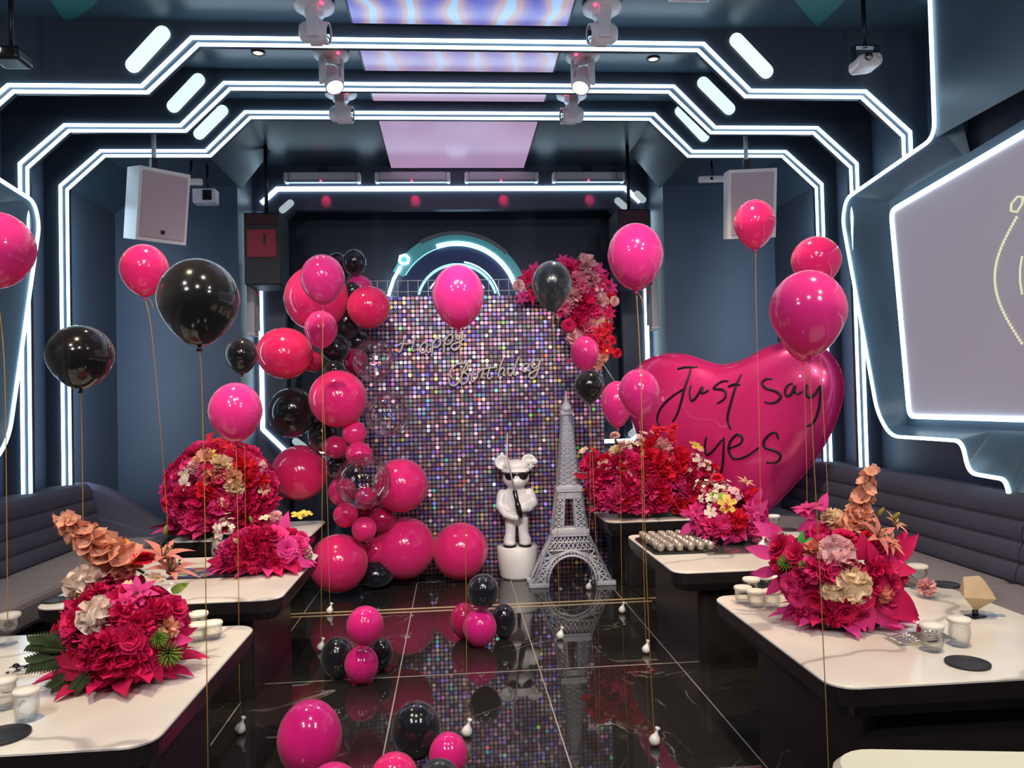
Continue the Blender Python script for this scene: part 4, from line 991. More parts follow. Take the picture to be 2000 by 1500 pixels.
def mk_leg(b, put):
    H = .415; n = 6
    for s in (-1, 1):
        for i in range(n):
            z0, z1 = .03+(H-.03)*i/n, .03+(H-.03)*(i+1)/n
            o0, o1 = ho(z0), ho(z1); i0 = max(.02, arch_u(z0, .215, hz=.25)+.012) if z0 < .27 else .0; i1 = max(.02, arch_u(z1, .215, hz=.25)+.012) if z1 < .27 else .0
            beam(b, put(s*o0, z0, o0), put(s*o1, z1, o1), .022)
            if z0 < .26:
                beam(b, put(s*i0, z0, o0), put(s*i1, z1, o1), .016); beam(b, put(s*o0, z0, o0), put(s*i0, z0, o0), .010)
                beam(b, put(s*o0, z0, o0), put(s*i1, z1, o1), .012); beam(b, put(s*i0, z0, o0), put(s*o1, z1, o1), .012)
            else:
                m = 5
                for k in range(m):
                    u0, u1 = o0*k/m, o0*(k+1)/m; v0, v1 = o1*k/m, o1*(k+1)/m
                    beam(b, put(s*u0, z0, o0), put(s*v1, z1, o1), .008); beam(b, put(s*u1, z0, o0), put(s*v0, z1, o1), .008)
                beam(b, put(0, z0, o0), put(s*o0, z0, o0), .010)
    A = [math.radians(180*k/24) for k in range(25)]
    for r, hz, wd in ((.200, .212, .018), (.222, .242, .012)):
        pts = []
        for a in A:
            z = .03+hz*math.sin(a); pts.append(put(r*math.cos(a), z, ho(z)))
        b.tube(pts, wd*.55, 5)
    for a in A[2:-2]:
        z0, z1 = .03+.212*math.sin(a), .03+.242*math.sin(a); beam(b, put(.2*math.cos(a), z0, ho(z0)), put(.222*math.cos(a), z1, ho(z1)), .008)
face('leg_lattice', mk_leg)
for sx in (-1, 1):
    for sy in (-1, 1): MB().box((sx*.275, sy*.275*DS, .0175), (.165, .07, .035), bev=.006).build('foot', M_tower, tw)
def slab(z, h, hw, nm):
    b = MB(); b.box((0, 0, z), (hw*2, hw*2*DS+.03, h), bev=.004); b.box((0, 0, z-h*.75), (hw*1.86, hw*1.86*DS+.03, h*.6)); b.build(nm, M_tower, tw)
slab(.437, .036, .160, 'first_platform'); 
def mk_mid(b, put):
    z0, z1, n = .455, .77, 6
    f = lambda z: .140-(z-z0)/(z1-z0)*.042; g = lambda z: .058-(z-z0)/(z1-z0)*.02
    for s in (-1, 1):
        for i in range(n):
            a, c = z0+(z1-z0)*i/n, z0+(z1-z0)*(i+1)/n
            beam(b, put(s*f(a), a, f(a)), put(s*f(c), c, f(c)), .020); beam(b, put(s*g(a), a, f(a)), put(s*g(c), c, f(c)), .016)
            beam(b, put(s*f(a), a, f(a)), put(s*g(c), c, f(c)), .009); beam(b, put(s*g(a), a, f(a)), put(s*f(c), c, f(c)), .009); beam(b, put(s*g(a), a, f(a)), put(s*f(a), a, f(a)), .009)
_mm = mk_mid
def mk_mid(b, put):
    _mm(b, put)
    for z, h in ((.458, .14), (.765, .098)): beam(b, put(-h, z, h), put(h, z, h), .014)
face('middle_lattice', mk_mid)
MB().box((0, 0, .735), (.19, .19*DS, .06)).build('middle_panel', M_tower, tw)
slab(.795, .030, .112, 'second_platform')
def mk_up(b, put):
    z0, z1, n = .81, 1.42, 15
    f = lambda z: .092-.056*((z-z0)/(z1-z0))**.8
    for i in range(n):
        a, c = z0+(z1-z0)*i/n, z0+(z1-z0)*(i+1)/n
        for s in (-1, 1):
            beam(b, put(s*f(a), a, f(a)), put(s*f(c), c, f(c)), .017); beam(b, put(s*f(a), a, f(a)), put(0, c, f(c)), .009); beam(b, put(0, a, f(a)), put(s*f(c), c, f(c)), .009)
        beam(b, put(0, a, f(a)), put(0, c, f(c)), .010)
        if i % 3 == 0: beam(b, put(-f(a), a, f(a)), put(f(a), a, f(a)), .010)
face('upper_lattice', mk_up)
cr = MB(); loft(cr, [[(sx*h, sy*h*DS, z) for sx, sy in ((-1, -1), (1, -1), (1, 1), (-1, 1))] for z, h in ((.81, .074), (1.0, .058), (1.42, .028))]); cr.build('core', mat('tower_core', (.34, .34, .39), .5), tw)
slab(1.425, .022, .054, 'top_platform')
MB().lathe([(0, 1.43), (.046, 1.43), (.047, 1.455), (.040, 1.48), (.022, 1.50), (.010, 1.51), (.006, 1.60), (0, 1.60)], n=20).build('dome', M_tower, tw)

# ================================================================== FLOWERS
rf = random.Random(11)
def petal(b, R, o, L, W, cup=.3, curl=.3, tip=1.0, rows=5, rag=0., mi=0, base=.25):
    """petal along +Y of frame R rising by cup, curling back by curl; tip 1 = round, 2 = pointed"""
    vs = []
    for i in range(rows+1):
        t = i/rows
        wd = W*.5*((base+(1-base)*math.sin(PI*min(1, t*.62+.08)))*(1 if tip < 1.5 else (1-t**2.2)) if tip < 1.5 else math.sin(PI*(.12+.88*t)**.85)*.98)
        if i == rows and tip >= 1.5: wd = 0.001
        z = cup*L*t - curl*L*t*t
        for k in (-1, 0, 1):
            rg = rf.uniform(-rag, rag)*L if i >= rows-1 else 0
            vs.append(o + R @ Vector((k*wd, L*t+rg, z + (.16*abs(k)*wd if k else -.02*L)+(rf.uniform(-rag, rag)*L if i == rows else 0))))
    fs = [(i*3+k, i*3+k+1, (i+1)*3+k+1, (i+1)*3+k) for i in range(rows) for k in range(2)]
    b.add(vs, fs, mi, True)
def fr(az, el): return Matrix.Rotation(az, 3, 'Z') @ Matrix.Rotation(el, 3, 'X')
Z0 = Vector((0, 0, 0))
def pompom(n, L, W, zlo, rag, inner=.12):
    b = MB()
    for i in range(n):
        z = 1-(1-zlo)*(i+.5)/n; r = math.sqrt(max(0, 1-z*z)); a = i*2.39996+rf.uniform(-.25, .25)
        n_ = (Vector((r*math.cos(a), r*math.sin(a), z))+Vector((rf.gauss(0, .1), rf.gauss(0, .1), rf.gauss(0, .1)))).normalized()
        q = n_.cross(Vector((rf.gauss(0, 1), rf.gauss(0, 1), rf.gauss(0, 1)))).normalized(); x = n_.cross(q)
        petal(b, Matrix((x, n_, q)).transposed(), n_*inner, L*rf.uniform(.78, 1.0), W*rf.uniform(.8, 1.2), rf.uniform(-.1, .3), rf.uniform(-.2, .5), 1, 3, rag)
    return b
def g_carnation(): return pompom(62, .92, .56, -.45, .11)
def g_rose():
    b = MB()
    for lay, (n, el, L, W) in enumerate([(6, .25, 1.0, .95), (5, .75, .92, .9), (5, 1.1, .82, .75), (4, 1.35, .72, .6), (3, 1.48, .66, .4)]):
        for k in range(n): petal(b, fr(2*PI*(k+.5*lay)/n, el), Vector((0, 0, .02*lay)), L, W, .05, .35, 1, 4, .03)
    return b
def g_hydrangea():
    b = pompom(70, .62, .46, -.4, .07, .38); b.ball((0, 0, .1), .62, 12, 8); return b
def g_lily():
    b = MB()
    for k in range(6): petal(b, fr(2*PI*k/6, .75), Z0, 1.1, .42 if k % 2 else .34, .25, .75, 2, 6)
    for k in range(5): b.tube([Z0, fr(2*PI*k/5, 1.2) @ Vector((0, .6, 0))], .018, 5, 1); b.ball(fr(2*PI*k/5, 1.2) @ Vector((0, .62, 0)), .05, 6, 4, 1)
    return b
def g_orchid():
    b = MB()
    for k in range(5): petal(b, fr(2*PI*k/5, .25), Z0, .95, .85 if k in (1, 4) else .55, .1, .25, 1, 4)
    petal(b, fr(PI, 1.0), Z0, .4, .3, 0, .3, 1, 3, 0, 1); return b
def g_spike():
    b = MB(); n = 17; axis = lambda t: Vector((.12*math.sin(2.2*t), 0, 3.4*t))
    b.tube([axis(k/8) for k in range(9)], .05, 5, 1)
    for i in range(n):
        t = .08+.92*i/n; s = .78*(1-.55*t); a = i*2.4; A = Matrix.Rotation(a, 3, 'Z') @ Matrix.Rotation(.95, 3, 'X')
        for k in range(4): petal(b, A @ fr(2*PI*k/4, .75), axis(t)+A @ Vector((0, 0, .10)), s, s*.95, .2, .3, 1, 3, .05)
    return b
def g_leafbract():      # single pointed bract along +Y, raised midrib
    b = MB(); petal(b, Matrix.Identity(3), Z0, 1.0, .50, .18, .32, 2, 7, 0); return b
def g_star():
    b = MB()
    for k in range(7): petal(b, fr(2*PI*k/7+rf.uniform(-.1, .1), .25+rf.uniform(-.1, .1)), Z0, rf.uniform(.85, 1.05), .42, .15, .35, 2, 5)
    for k in range(4): petal(b, fr(2*PI*k/4+.4, .8), Z0, .55, .26, .1, .3, 2, 4)
    for k in range(5): b.ball((.06*math.cos(k*1.3), .06*math.sin(k*1.3), .08), .04, 6, 4, 1)
    return b
def g_fern():
    b = MB(); b.tube([Vector((0, t*.12, .02*t)) for t in range(9)], .015, 5)
    for k in range(19):
        t = .06+k*.048; 
        for s in (-1, 1): petal(b, Matrix.Rotation(-s*(1.0-.2*t), 3, 'Z'), Vector((0, t, .015*t*8)), .36*(1.1-t*.55), .085, .1, .3, 2, 2)
    return b
def g_mum():
    b = MB()
    for k in range(60):
        z = 1-1.0*(k+.5)/60; r = math.sqrt(max(0, 1-z*z)); a = k*2.4; d = Vector((r*math.cos(a), r*math.sin(a), z)); b.tube([d*.15, d*.7, d*1.0+Vector((0, 0, .05))], [.055, .045, .01], 4)
    return b
def g_cluster():
    b = MB()
    for i in range(16):
        p = Vector((rf.gauss(0, .45), rf.gauss(0, .45), rf.gauss(.2, .4))); A = align(p+Vector((0, 0, .6))) @ Matrix.Rotation(rf.uniform(0, 6), 3, 'Z')
        for k in range(4): petal(b, A @ fr(2*PI*k/4, .3), p, .27, .24, .1, .3, 1, 2)
        b.tube([Z0, p], .015, 3, 1)
    return b
def g_bud():
    b = MB(); b.lathe([(0, 0), (.14, .10), (.2, .4), (.16, .75), (.05, 1.0), (0, 1.02)], n=10); b.tube([(0, 0, -.5), (0, 0, .05)], .045, 5, 1); return b
GEN = {'carnation': g_carnation, 'rose': g_rose, 'hydrangea': g_hydrangea, 'lily': g_lily, 'orchid': g_orchid, 'gladiolus': g_spike, 'bract': g_leafbract, 'poinsettia': g_star, 'fern': g_fern, 'spider_bloom': g_mum, 'blossom_sprig': g_cluster, 'flower_bud': g_bud}
FM = {}
def fmesh(kind, color, var):
    key = (kind, color, var)
    if key not in FM: FM[key] = GEN[kind]().mesh(kind, [PM(color), PM('green') if kind != 'orchid' else PM('yellow')])
    return FM[key]
def put(root, kind, color, pos, nrm, size, spin=None, zmin=TZ+.004, face=None):
    o = bpy.data.objects.new(kind, fmesh(kind, color, rf.randrange(2))); COL.objects.link(o); o.parent = root
    n_ = Vector(nrm).normalized(); up = Vector((0, 0, 1)); x = up.cross(n_)
    x = x.normalized() if x.length > .05 else Vector((1, 0, 0))
    if kind in ('bract', 'fern') or face is not None and kind == 'gladiolus' and False:     # points along nrm
        z = n_.cross(x).normalized(); z = -z if z.z < 0 and abs(n_.z) < .9 else z
        if face is not None: z = (face-n_*face.dot(n_)).normalized()
        xx = n_.cross(z).normalized()
        R = Matrix((xx, n_, z)).transposed(); R = R @ Matrix.Rotation(spin if spin is not None else rf.uniform(-.4, .4), 3, 'Y')
    else:
        y = n_.cross(x).normalized(); R = Matrix((x, y, n_)).transposed() @ Matrix.Rotation(rf.uniform(0, 6) if spin is None else spin, 3, 'Z')
    key = o.data.name
    if key not in VC: VC[key] = np.array([v.co[:] for v in o.data.vertices])
    zl = (VC[key] @ np.array(R).T)[:, 2].min()*size + pos.z + root.location.z
    pos = Vector(pos)
    if zmin is not None and zl < zmin: pos.z += zmin-zl
    o.matrix_local = Matrix.Translation(pos) @ R.to_4x4() @ Matrix.Scale(size, 4)
    return o
VC = {}
class Arr:
    def __init__(s, name, label, c, abc, group='flower arrangements', base=None, cat='flowers'):
        s.c = Vector(c); s.abc = abc; s.t = thing(name, label, cat, (s.c.x, s.c.y, base if base is not None else TZ), group=group); s.o = s.t.location.copy()
    def surf(s, px, py, k=1.0):
        d = ray(px, py); A = [v*k for v in s.abc]; q = CC-s.c
        a = sum((d[i]/A[i])**2 for i in range(3)); b_ = 2*sum(d[i]*q[i]/A[i]**2 for i in range(3)); c_ = sum((q[i]/A[i])**2 for i in range(3))-1; D = b_*b_-4*a*c_
        t = (-b_-math.sqrt(D))/(2*a) if D > 0 else -b_/(2*a)
        p = CC+d*t; n_ = Vector([(p[i]-s.c[i])/A[i]**2 for i in range(3)]).normalized(); return p, n_
    def at(s, kind, color, px, py, rpx, dirn=None, k=1.0, sink=.35):
        """a bloom seen at px,py with radius rpx; dirn = image direction for leaves and spikes (degrees, 0 right, 90 up)"""
        p, n_ = s.surf(px, py, k); sz = rpx*(p-CC).dot(CF)/FPX
        if dirn is not None:
            a = math.radians(dirn); dv = CR*math.cos(a)+CU*math.sin(a)
            n2 = (dv*1.0+n_*.28).normalized()
            return put(s.t, kind, color, p-s.o-n_*sz*.2, n2, sz, spin=rf.uniform(-.35, .35), face=(n_*.5-CF).normalized())
        if kind in ('carnation', 'rose', 'hydrangea'): p = p-n_*sz*sink
        n2 = (n_*.75-CF*.35).normalized()
        return put(s.t, kind, color, p-s.o, n2, sz)
    def fill(s, n, kinds, zmin=-.9, zmax=1., rmin=.05, rmax=.08, k=.82, front=None):
        for i in range(n):
            z = zmin+(zmax-zmin)*(i+.5)/n; r = math.sqrt(max(0, 1-z*z)); a = i*2.39996+rf.uniform(-.3, .3)
            d = Vector((r*math.cos(a), r*math.sin(a), z)); p = s.c+Vector([d[j]*s.abc[j]*k for j in range(3)])
            n_ = Vector([d[j]/s.abc[j] for j in range(3)]).normalized(); kd, cl = rf.choice(kinds)
            put(s.t, kd, cl, p-s.o, n_, rf.uniform(rmin, rmax))
    def skirt(s, n, colors, z, L, rad=.8, droop=-.15):
        for k in range(n):
            a = 2*PI*k/n+rf.uniform(-.2, .2); d = Vector((math.cos(a), math.sin(a), droop+rf.uniform(-.1, .15)))
            p = s.c+Vector((math.cos(a)*s.abc[0]*rad, math.sin(a)*s.abc[1]*rad, 0)); p.z = z+rf.uniform(0, .03)
            put(s.t, 'bract', rf.choice(colors), p-s.o, d, L*rf.uniform(.8, 1.15))
    def foam(s, h=.10):
        b = MB(); b.box((0, 0, h/2+.003), (s.abc[0]*1.0, s.abc[1]*1.0, h), bev=.01); b.build('foam_base', M_foam, s.t)
# --- near left arrangement
c = onZ(235, 1362, TZ); cY = c.y+.20
a = Arr('flower_arrangement', 'mixed arrangement with cream blooms, peach gladiolus and fern on the nearest left table', (onY(235, 1215, cY).x, cY, .70), (.225, .19, .19)); a.foam()
a.fill(46, [('carnation', 'crimson'), ('carnation', 'hot'), ('carnation', 'dark'), ('carnation', 'crimson'), ('rose', 'crimson')], -.7, .95, .05, .065, .84)
a.skirt(16, ['crimson', 'dark', 'hot'], TZ+.03, .13, .72, .02)
for k, (kd, cl, x, y, r, *dr_) in enumerate([('hydrangea', 'white', 158, 1128, 40), ('hydrangea', 'cream', 150, 1150, 26), ('hydrangea', 'white', 185, 1196, 42), ('rose', 'crimson', 257, 1247, 34), ('carnation', 'crimson', 207, 1262, 34), ('carnation', 'crimson', 270, 1295, 34), ('carnation', 'crimson', 215, 1298, 36), ('carnation', 'dark', 180, 1265, 30),
    ('rose', 'crimson', 345, 1185, 30), ('carnation', 'peach', 332, 1226, 24), ('carnation', 'crimson', 280, 1215, 32), ('carnation', 'crimson', 305, 1190, 30), ('rose', 'dark', 230, 1125, 26), ('carnation', 'crimson', 186, 1150, 22), ('carnation', 'crimson', 240, 1195, 28), ('rose', 'red', 282, 1085, 22),
    ('poinsettia', 'magenta', 268, 1160, 42), ('poinsettia', 'hot', 245, 1178, 30), ('orchid', 'cream', 303, 1130, 22), ('orchid', 'peach', 262, 1108, 20), ('orchid', 'white', 205, 1122, 13), ('orchid', 'cream', 250, 1140, 10),
    ('lily', 'salmon', 330, 1122, 52), ('lily', 'salmon', 318, 1092, 50), ('flower_bud', 'lime', 322, 1046, 22), ('bract', 'lime', 340, 1150, 36, 20), ('spider_bloom', 'lime', 330, 1275, 28), ('spider_bloom', 'lime', 310, 1248, 20)]):
    a.at(kd, cl, x, y, r, *(dr_ or [None]), k=1.05 if kd not in ('lily', 'flower_bud') else 1.25)
for x, y, L, d, cl in [(178, 1288, 88, 184, 'dark'), (178, 1316, 96, 216, 'crimson'), (172, 1300, 84, 200, 'dark'), (220, 1345, 62, 245, 'dark'), (250, 1338, 60, 272, 'crimson'), (285, 1330, 62, 300, 'crimson'), (310, 1310, 56, 320, 'crimson'), (330, 1250, 56, 0, 'hot'), (345, 1240, 50, 15, 'crimson'), (175, 1290, 72, 185, 'dark'), (140, 1215, 40, 225, 'hot'), (150, 1180, 36, 170, 'crimson'), (240, 1330, 40, 60, 'hot'), (265, 1320, 36, 80, 'crimson'), (300, 1300, 54, 290, 'crimson')]:
    a.at('bract', cl, x, y, L, d, k=.98)
for x, y, L, d in [(160, 1262, 105, 175), (165, 1275, 110, 192), (170, 1300, 85, 210), (180, 1285, 95, 160), (190, 1300, 80, 235)]: a.at('fern', 'fern', x, y, L, d, k=.92)
for x, y, L, d in [(285, 1108, 56, 163), (235, 1100, 46, 150), (210, 1090, 34, 140)]: a.at('gladiolus', 'peach', x, y, L, d, k=1.05)
# --- far left mound
c3 = onY(430, 950, 6.1)
b3 = Arr('flower_arrangement', 'round red flower mound with peach top on the far left table', (c3.x, 6.12, .86), (.385, .30, .40)); b3.foam(.16)
b3.fill(110, [('carnation', 'crimson'), ('carnation', 'hot'), ('poinsettia', 'crimson'), ('carnation', 'dark')], -.72, .92, .085, .115, .90)
b3.skirt(20, ['crimson', 'hot'], TZ+.05, .2, .8, .05)
for kd, cl, x, y, r in [('carnation', 'peach', 400, 895, 24), ('carnation', 'cream', 430, 905, 22), ('carnation', 'red', 478, 910, 28), ('carnation', 'peach', 455, 930, 22), ('carnation', 'peach', 415, 930, 24), ('carnation', 'cream', 460, 950, 20), ('carnation', 'red', 488, 935, 22), ('carnation', 'red', 400, 960, 26), ('orchid', 'white', 360, 925, 14), ('orchid', 'white', 360, 945, 15), ('carnation', 'palepink', 378, 910, 16), ('carnation', 'hot', 375, 1020, 28), ('carnation', 'hot', 435, 1000, 30), ('carnation', 'red', 515, 940, 18), ('orchid', 'cream', 515, 955, 14), ('orchid', 'cream', 437, 982, 12), ('orchid', 'yellow', 413, 888, 12), ('poinsettia', 'red', 425, 862, 14), ('poinsettia', 'red', 410, 850, 11), ('poinsettia', 'red', 448, 876, 16), ('carnation', 'crimson', 350, 975, 22), ('poinsettia', 'crimson', 340, 1000, 28), ('carnation', 'crimson', 330, 985, 22), ('blossom_sprig', 'palepink', 510, 910, 16), ('poinsettia', 'crimson', 530, 975, 20)]:
    b3.at(kd, cl, x, y, r, k=1.08)
for x, y, L, d in [(335, 980, 34, 130), (530, 980, 30, 20), (340, 1030, 30, 220), (410, 870, 30, 95), (430, 880, 34, 60)]: b3.at('bract', 'red', x, y, L, d, k=1.0)
# --- middle left arrangement
c2 = onZ(515, 1120, TZ); y2 = c2.y+.10
m2 = Arr('flower_arrangement', 'magenta and white flower arrangement with yellow orchid on the middle left table', (onY(515, 1080, y2).x, y2, .655), (.25, .18, .14)); m2.foam(.07)
m2.fill(40, [('carnation', 'crimson'), ('carnation', 'hot'), ('rose', 'hot'), ('carnation', 'magenta')], -.6, .95, .05, .07, .86)
m2.skirt(18, ['magenta', 'crimson', 'hot'], TZ+.02, .15, .75, -.02)
for kd, cl, x, y, r in [('blossom_sprig', 'white', 440, 1030, 26), ('blossom_sprig', 'white', 430, 1052, 20), ('carnation', 'crimson', 492, 1062, 34), ('carnation', 'crimson', 485, 1090, 32), ('carnation', 'crimson', 520, 1045, 28), ('rose', 'hot', 538, 1045, 28), ('rose', 'magenta', 562, 1070, 24), ('rose', 'crimson', 540, 1110, 22), ('rose', 'hot', 588, 1060, 18), ('rose', 'hot', 592, 1045, 13), ('orchid', 'yellow', 582, 1008, 16), ('orchid', 'yellow', 598, 1003, 13), ('orchid', 'cream', 518, 1012, 13), ('carnation', 'palepink', 540, 1005, 13), ('flower_bud', 'lime', 492, 1022, 16), ('hydrangea', 'palepink', 600, 1075, 15), ('hydrangea', 'white', 603, 1085, 13), ('flower_bud', 'cream', 466, 1060, 22)]:
    m2.at(kd, cl, x, y, r, k=1.06)
for x, y, L, d, cl in [(450, 1115, 62, 200, 'magenta'), (470, 1110, 56, 235, 'crimson'), (500, 1115, 64, 260, 'magenta'), (530, 1118, 56, 285, 'magenta'), (560, 1105, 54, 310, 'crimson'), (575, 1090, 44, 330, 'magenta'), (555, 1035, 46, 80, 'magenta'), (440, 1100, 44, 175, 'crimson'), (500, 1100, 52, 215, 'hot'), (540, 1100, 46, 20, 'magenta')]:
    m2.at('bract', cl, x, y, L, d, k=1.02)
# --- far right bank
c4 = onY(1262, 930, 6.32)
d4 = Arr('flower_arrangement', 'long red flower bank in front of the pink heart on the far right table', (c4.x+.0, 6.24, .83), (.50, .15, .29)); d4.foam(.2)
d4.fill(130, [('carnation', 'crimson'), ('carnation', 'hot'), ('poinsettia', 'crimson'), ('carnation', 'red')], -.75, .9, .075, .105, .90)
d4.skirt(26, ['hot', 'magenta', 'crimson'], TZ+.05, .15, .78, .05)
for kd, cl, x, y, r in [('carnation', 'palepink', 1295, 870, 24), ('carnation', 'red', 1270, 866, 24), ('carnation', 'red', 1330, 895, 26), ('carnation', 'red', 1325, 915, 24), ('carnation', 'red', 1290, 905, 28), ('poinsettia', 'red', 1295, 840, 22), ('poinsettia', 'red', 1318, 832, 14), ('poinsettia', 'red', 1280, 845, 18), ('poinsettia', 'red', 1310, 860, 22), ('carnation', 'cream', 1203, 882, 17), ('blossom_sprig', 'cream', 1235, 870, 20), ('blossom_sprig', 'palepink', 1250, 860, 22), ('orchid', 'white', 1180, 910, 15), ('orchid', 'white', 1217, 912, 14), ('orchid', 'cream', 1303, 902, 14), ('orchid', 'yellow', 1360, 873, 17), ('blossom_sprig', 'white', 1362, 895, 18), ('blossom_sprig', 'white', 1378, 915, 18), ('blossom_sprig', 'white', 1350, 910, 18), ('carnation', 'crimson', 1150, 900, 24), ('carnation', 'crimson', 1170, 930, 26), ('orchid', 'cream', 1140, 880, 12), ('orchid', 'palepink', 1232, 932, 13), ('carnation', 'crimson', 1230, 950, 28), ('carnation', 'hot', 1270, 960, 26), ('poinsettia', 'hot', 1200, 965, 24), ('poinsettia', 'hot', 1300, 965, 26), ('carnation', 'hot', 1180, 970, 22), ('carnation', 'hot', 1240, 975, 22), ('poinsettia', 'red', 1260, 925, 24), ('carnation', 'red', 1395, 915, 16), ('orchid', 'white', 1390, 935, 13), ('rose', 'palepink', 1200, 848, 10), ('rose', 'palepink', 1212, 867, 12)]:
    d4.at(kd, cl, x, y, r, k=1.08)
for x, y, L, d in [(1310, 855, 34, 70), (1285, 850, 30, 115), (1140, 930, 26, 170), (1165, 885, 22, 130)]: d4.at('bract', 'red', x, y, L, d, k=1.0)
d4.at('flower_bud', 'green', 1205, 870, 16, k=1.0)
# --- middle right arrangement
c5 = onZ(1430, 1068, TZ); y5 = c5.y+.13
e5 = Arr('flower_arrangement', 'loose pink arrangement with white sprigs standing on the mirror plate', (onY(1425, 1010, y5).x, y5, .72), (.24, .16, .18), base=TZ+.012); e5.foam(.10)
e5.fill(44, [('carnation', 'hot'), ('poinsettia', 'hot'), ('carnation', 'crimson'), ('rose', 'hot')], -.6, .95, .05, .07, .88)
e5.skirt(16, ['hot', 'magenta'], TZ+.06, .14, .72, .05)
for kd, cl, x, y, r in [('carnation', 'red', 1440, 1018, 26), ('carnation', 'red', 1475, 965, 20), ('blossom_sprig', 'white', 1385, 975, 20), ('blossom_sprig', 'white', 1372, 950, 16), ('blossom_sprig', 'white', 1410, 955, 20), ('blossom_sprig', 'palepink', 1432, 965, 20), ('orchid', 'yellow', 1420, 985, 20), ('orchid', 'lime', 1400, 970, 16), ('poinsettia', 'hot', 1360, 1000, 24), ('poinsettia', 'hot', 1370, 1030, 24), ('carnation', 'hot', 1390, 1030, 24), ('lily', 'peach', 1455, 945, 18), ('rose', 'red', 1400, 930, 12), ('orchid', 'white', 1388, 1000, 13), ('poinsettia', 'magenta', 1470, 1000, 28), ('carnation', 'magenta', 1490, 1030, 22), ('rose', 'hot', 1440, 1045, 20)]:
    e5.at(kd, cl, x, y, r, k=1.06)
for x, y, L, d, cl in [(1350, 1000, 30, 190, 'hot'), (1345, 1025, 34, 230, 'magenta'), (1440, 1040, 50, 235, 'magenta'), (1470, 1010, 50, 45, 'magenta'), (1480, 1050, 46, 300, 'hot'), (1475, 980, 36, 60, 'magenta'), (1490, 1030, 50, 350, 'hot'), (1400, 1050, 30, 260, 'hot'), (1500, 1060, 44, 320, 'magenta')]:
    e5.at('bract', cl, x, y, L, d, k=1.02)
# --- near right arrangement
c6 = onZ(1640, 1240, TZ); y6 = c6.y+.16
f6 = Arr('flower_arrangement', 'tall pink and cream arrangement with peach gladiolus on the nearest right table', (onY(1640, 1120, y6).x, y6, .745), (.25, .20, .21)); f6.foam(.12)
f6.fill(50, [('carnation', 'crimson'), ('carnation', 'hot'), ('rose', 'crimson'), ('poinsettia', 'hot')], -.75, .95, .05, .07, .84)
f6.skirt(16, ['hot', 'crimson', 'magenta'], TZ+.03, .13, .65, .0)
for kd, cl, x, y, r in [('hydrangea', 'palepink', 1635, 1078, 42), ('hydrangea', 'cream', 1665, 1145, 44), ('hydrangea', 'cream', 1625, 1155, 24), ('hydrangea', 'peach', 1655, 1020, 38), ('hydrangea', 'peach', 1680, 1000, 30), ('hydrangea', 'cream', 1625, 1005, 24), ('rose', 'crimson', 1520, 1065, 30), ('rose', 'crimson', 1550, 1080, 26), ('carnation', 'crimson', 1520, 1100, 26), ('rose', 'hot', 1540, 1140, 22), ('carnation', 'hot', 1590, 1110, 30), ('carnation', 'hot', 1620, 1120, 26), ('carnation', 'salmon', 1588, 1072, 22), ('rose', 'crimson', 1685, 1172, 28), ('rose', 'crimson', 1650, 1200, 26), ('carnation', 'hot', 1580, 1215, 28), ('carnation', 'hot', 1610, 1225, 26), ('carnation', 'crimson', 1630, 1210, 24), ('carnation', 'crimson', 1725, 1110, 26), ('rose', 'crimson', 1745, 1140, 24), ('hydrangea', 'salmon', 1730, 1160, 22), ('lily', 'salmon', 1712, 1050, 40), ('lily', 'peach', 1735, 1062, 30), ('lily', 'peach', 1745, 1025, 26), ('rose', 'red', 1695, 1045, 13), ('flower_bud', 'bud', 1714, 1008, 22), ('flower_bud', 'bud', 1742, 1015, 22), ('spider_bloom', 'lime', 1535, 1100, 18), ('spider_bloom', 'lime', 1570, 1105, 12), ('poinsettia', 'magenta', 1580, 995, 36), ('rose', 'hot', 1555, 1170, 20), ('carnation', 'hot', 1560, 1235, 22)]:
    f6.at(kd, cl, x, y, r, k=1.1 if kd in ('lily', 'flower_bud') else 1.06)
for x, y, L, d, cl in [(1590, 1000, 44, 175, 'hot'), (1600, 990, 40, 60, 'magenta'), (1590, 1010, 40, 225, 'hot'), (1745, 1090, 84, 40, 'crimson'), (1750, 1080, 62, 62, 'crimson'), (1740, 1110, 60, 355, 'crimson'), (1735, 1150, 92, 318, 'crimson'), (1720, 1170, 100, 332, 'crimson'), (1710, 1190, 76, 318, 'hot'), (1690, 1195, 70, 285, 'hot'), (1680, 1190, 60, 245, 'crimson'), (1590, 1190, 44, 60, 'hot'), (1500, 1080, 56, 165, 'magenta'), (1505, 1110, 50, 200, 'magenta'), (1520, 1130, 48, 235, 'hot'), (1545, 1190, 46, 245, 'magenta'), (1690, 1090, 58, 95, 'crimson'), (1715, 1105, 58, 110, 'crimson'), (1640, 1180, 50, 80, 'crimson'), (1655, 1165, 44, 120, 'hot'), (1500, 1040, 46, 140, 'magenta')]:
    f6.at('bract', cl, x, y, L, d, k=1.02)
f6.at('bract', 'bright', 1562, 1062, 30, 80, k=1.0); f6.at('bract', 'bright', 1570, 1062, 30, 25, k=1.0)
f6.at('fern', 'fern', 1570, 1190, 56, 100, k=.95); f6.at('fern', 'fern', 1680, 1090, 50, 80, k=.9)
f6.at('gladiolus', 'peach', 1668, 1030, 38, 72, k=1.0)
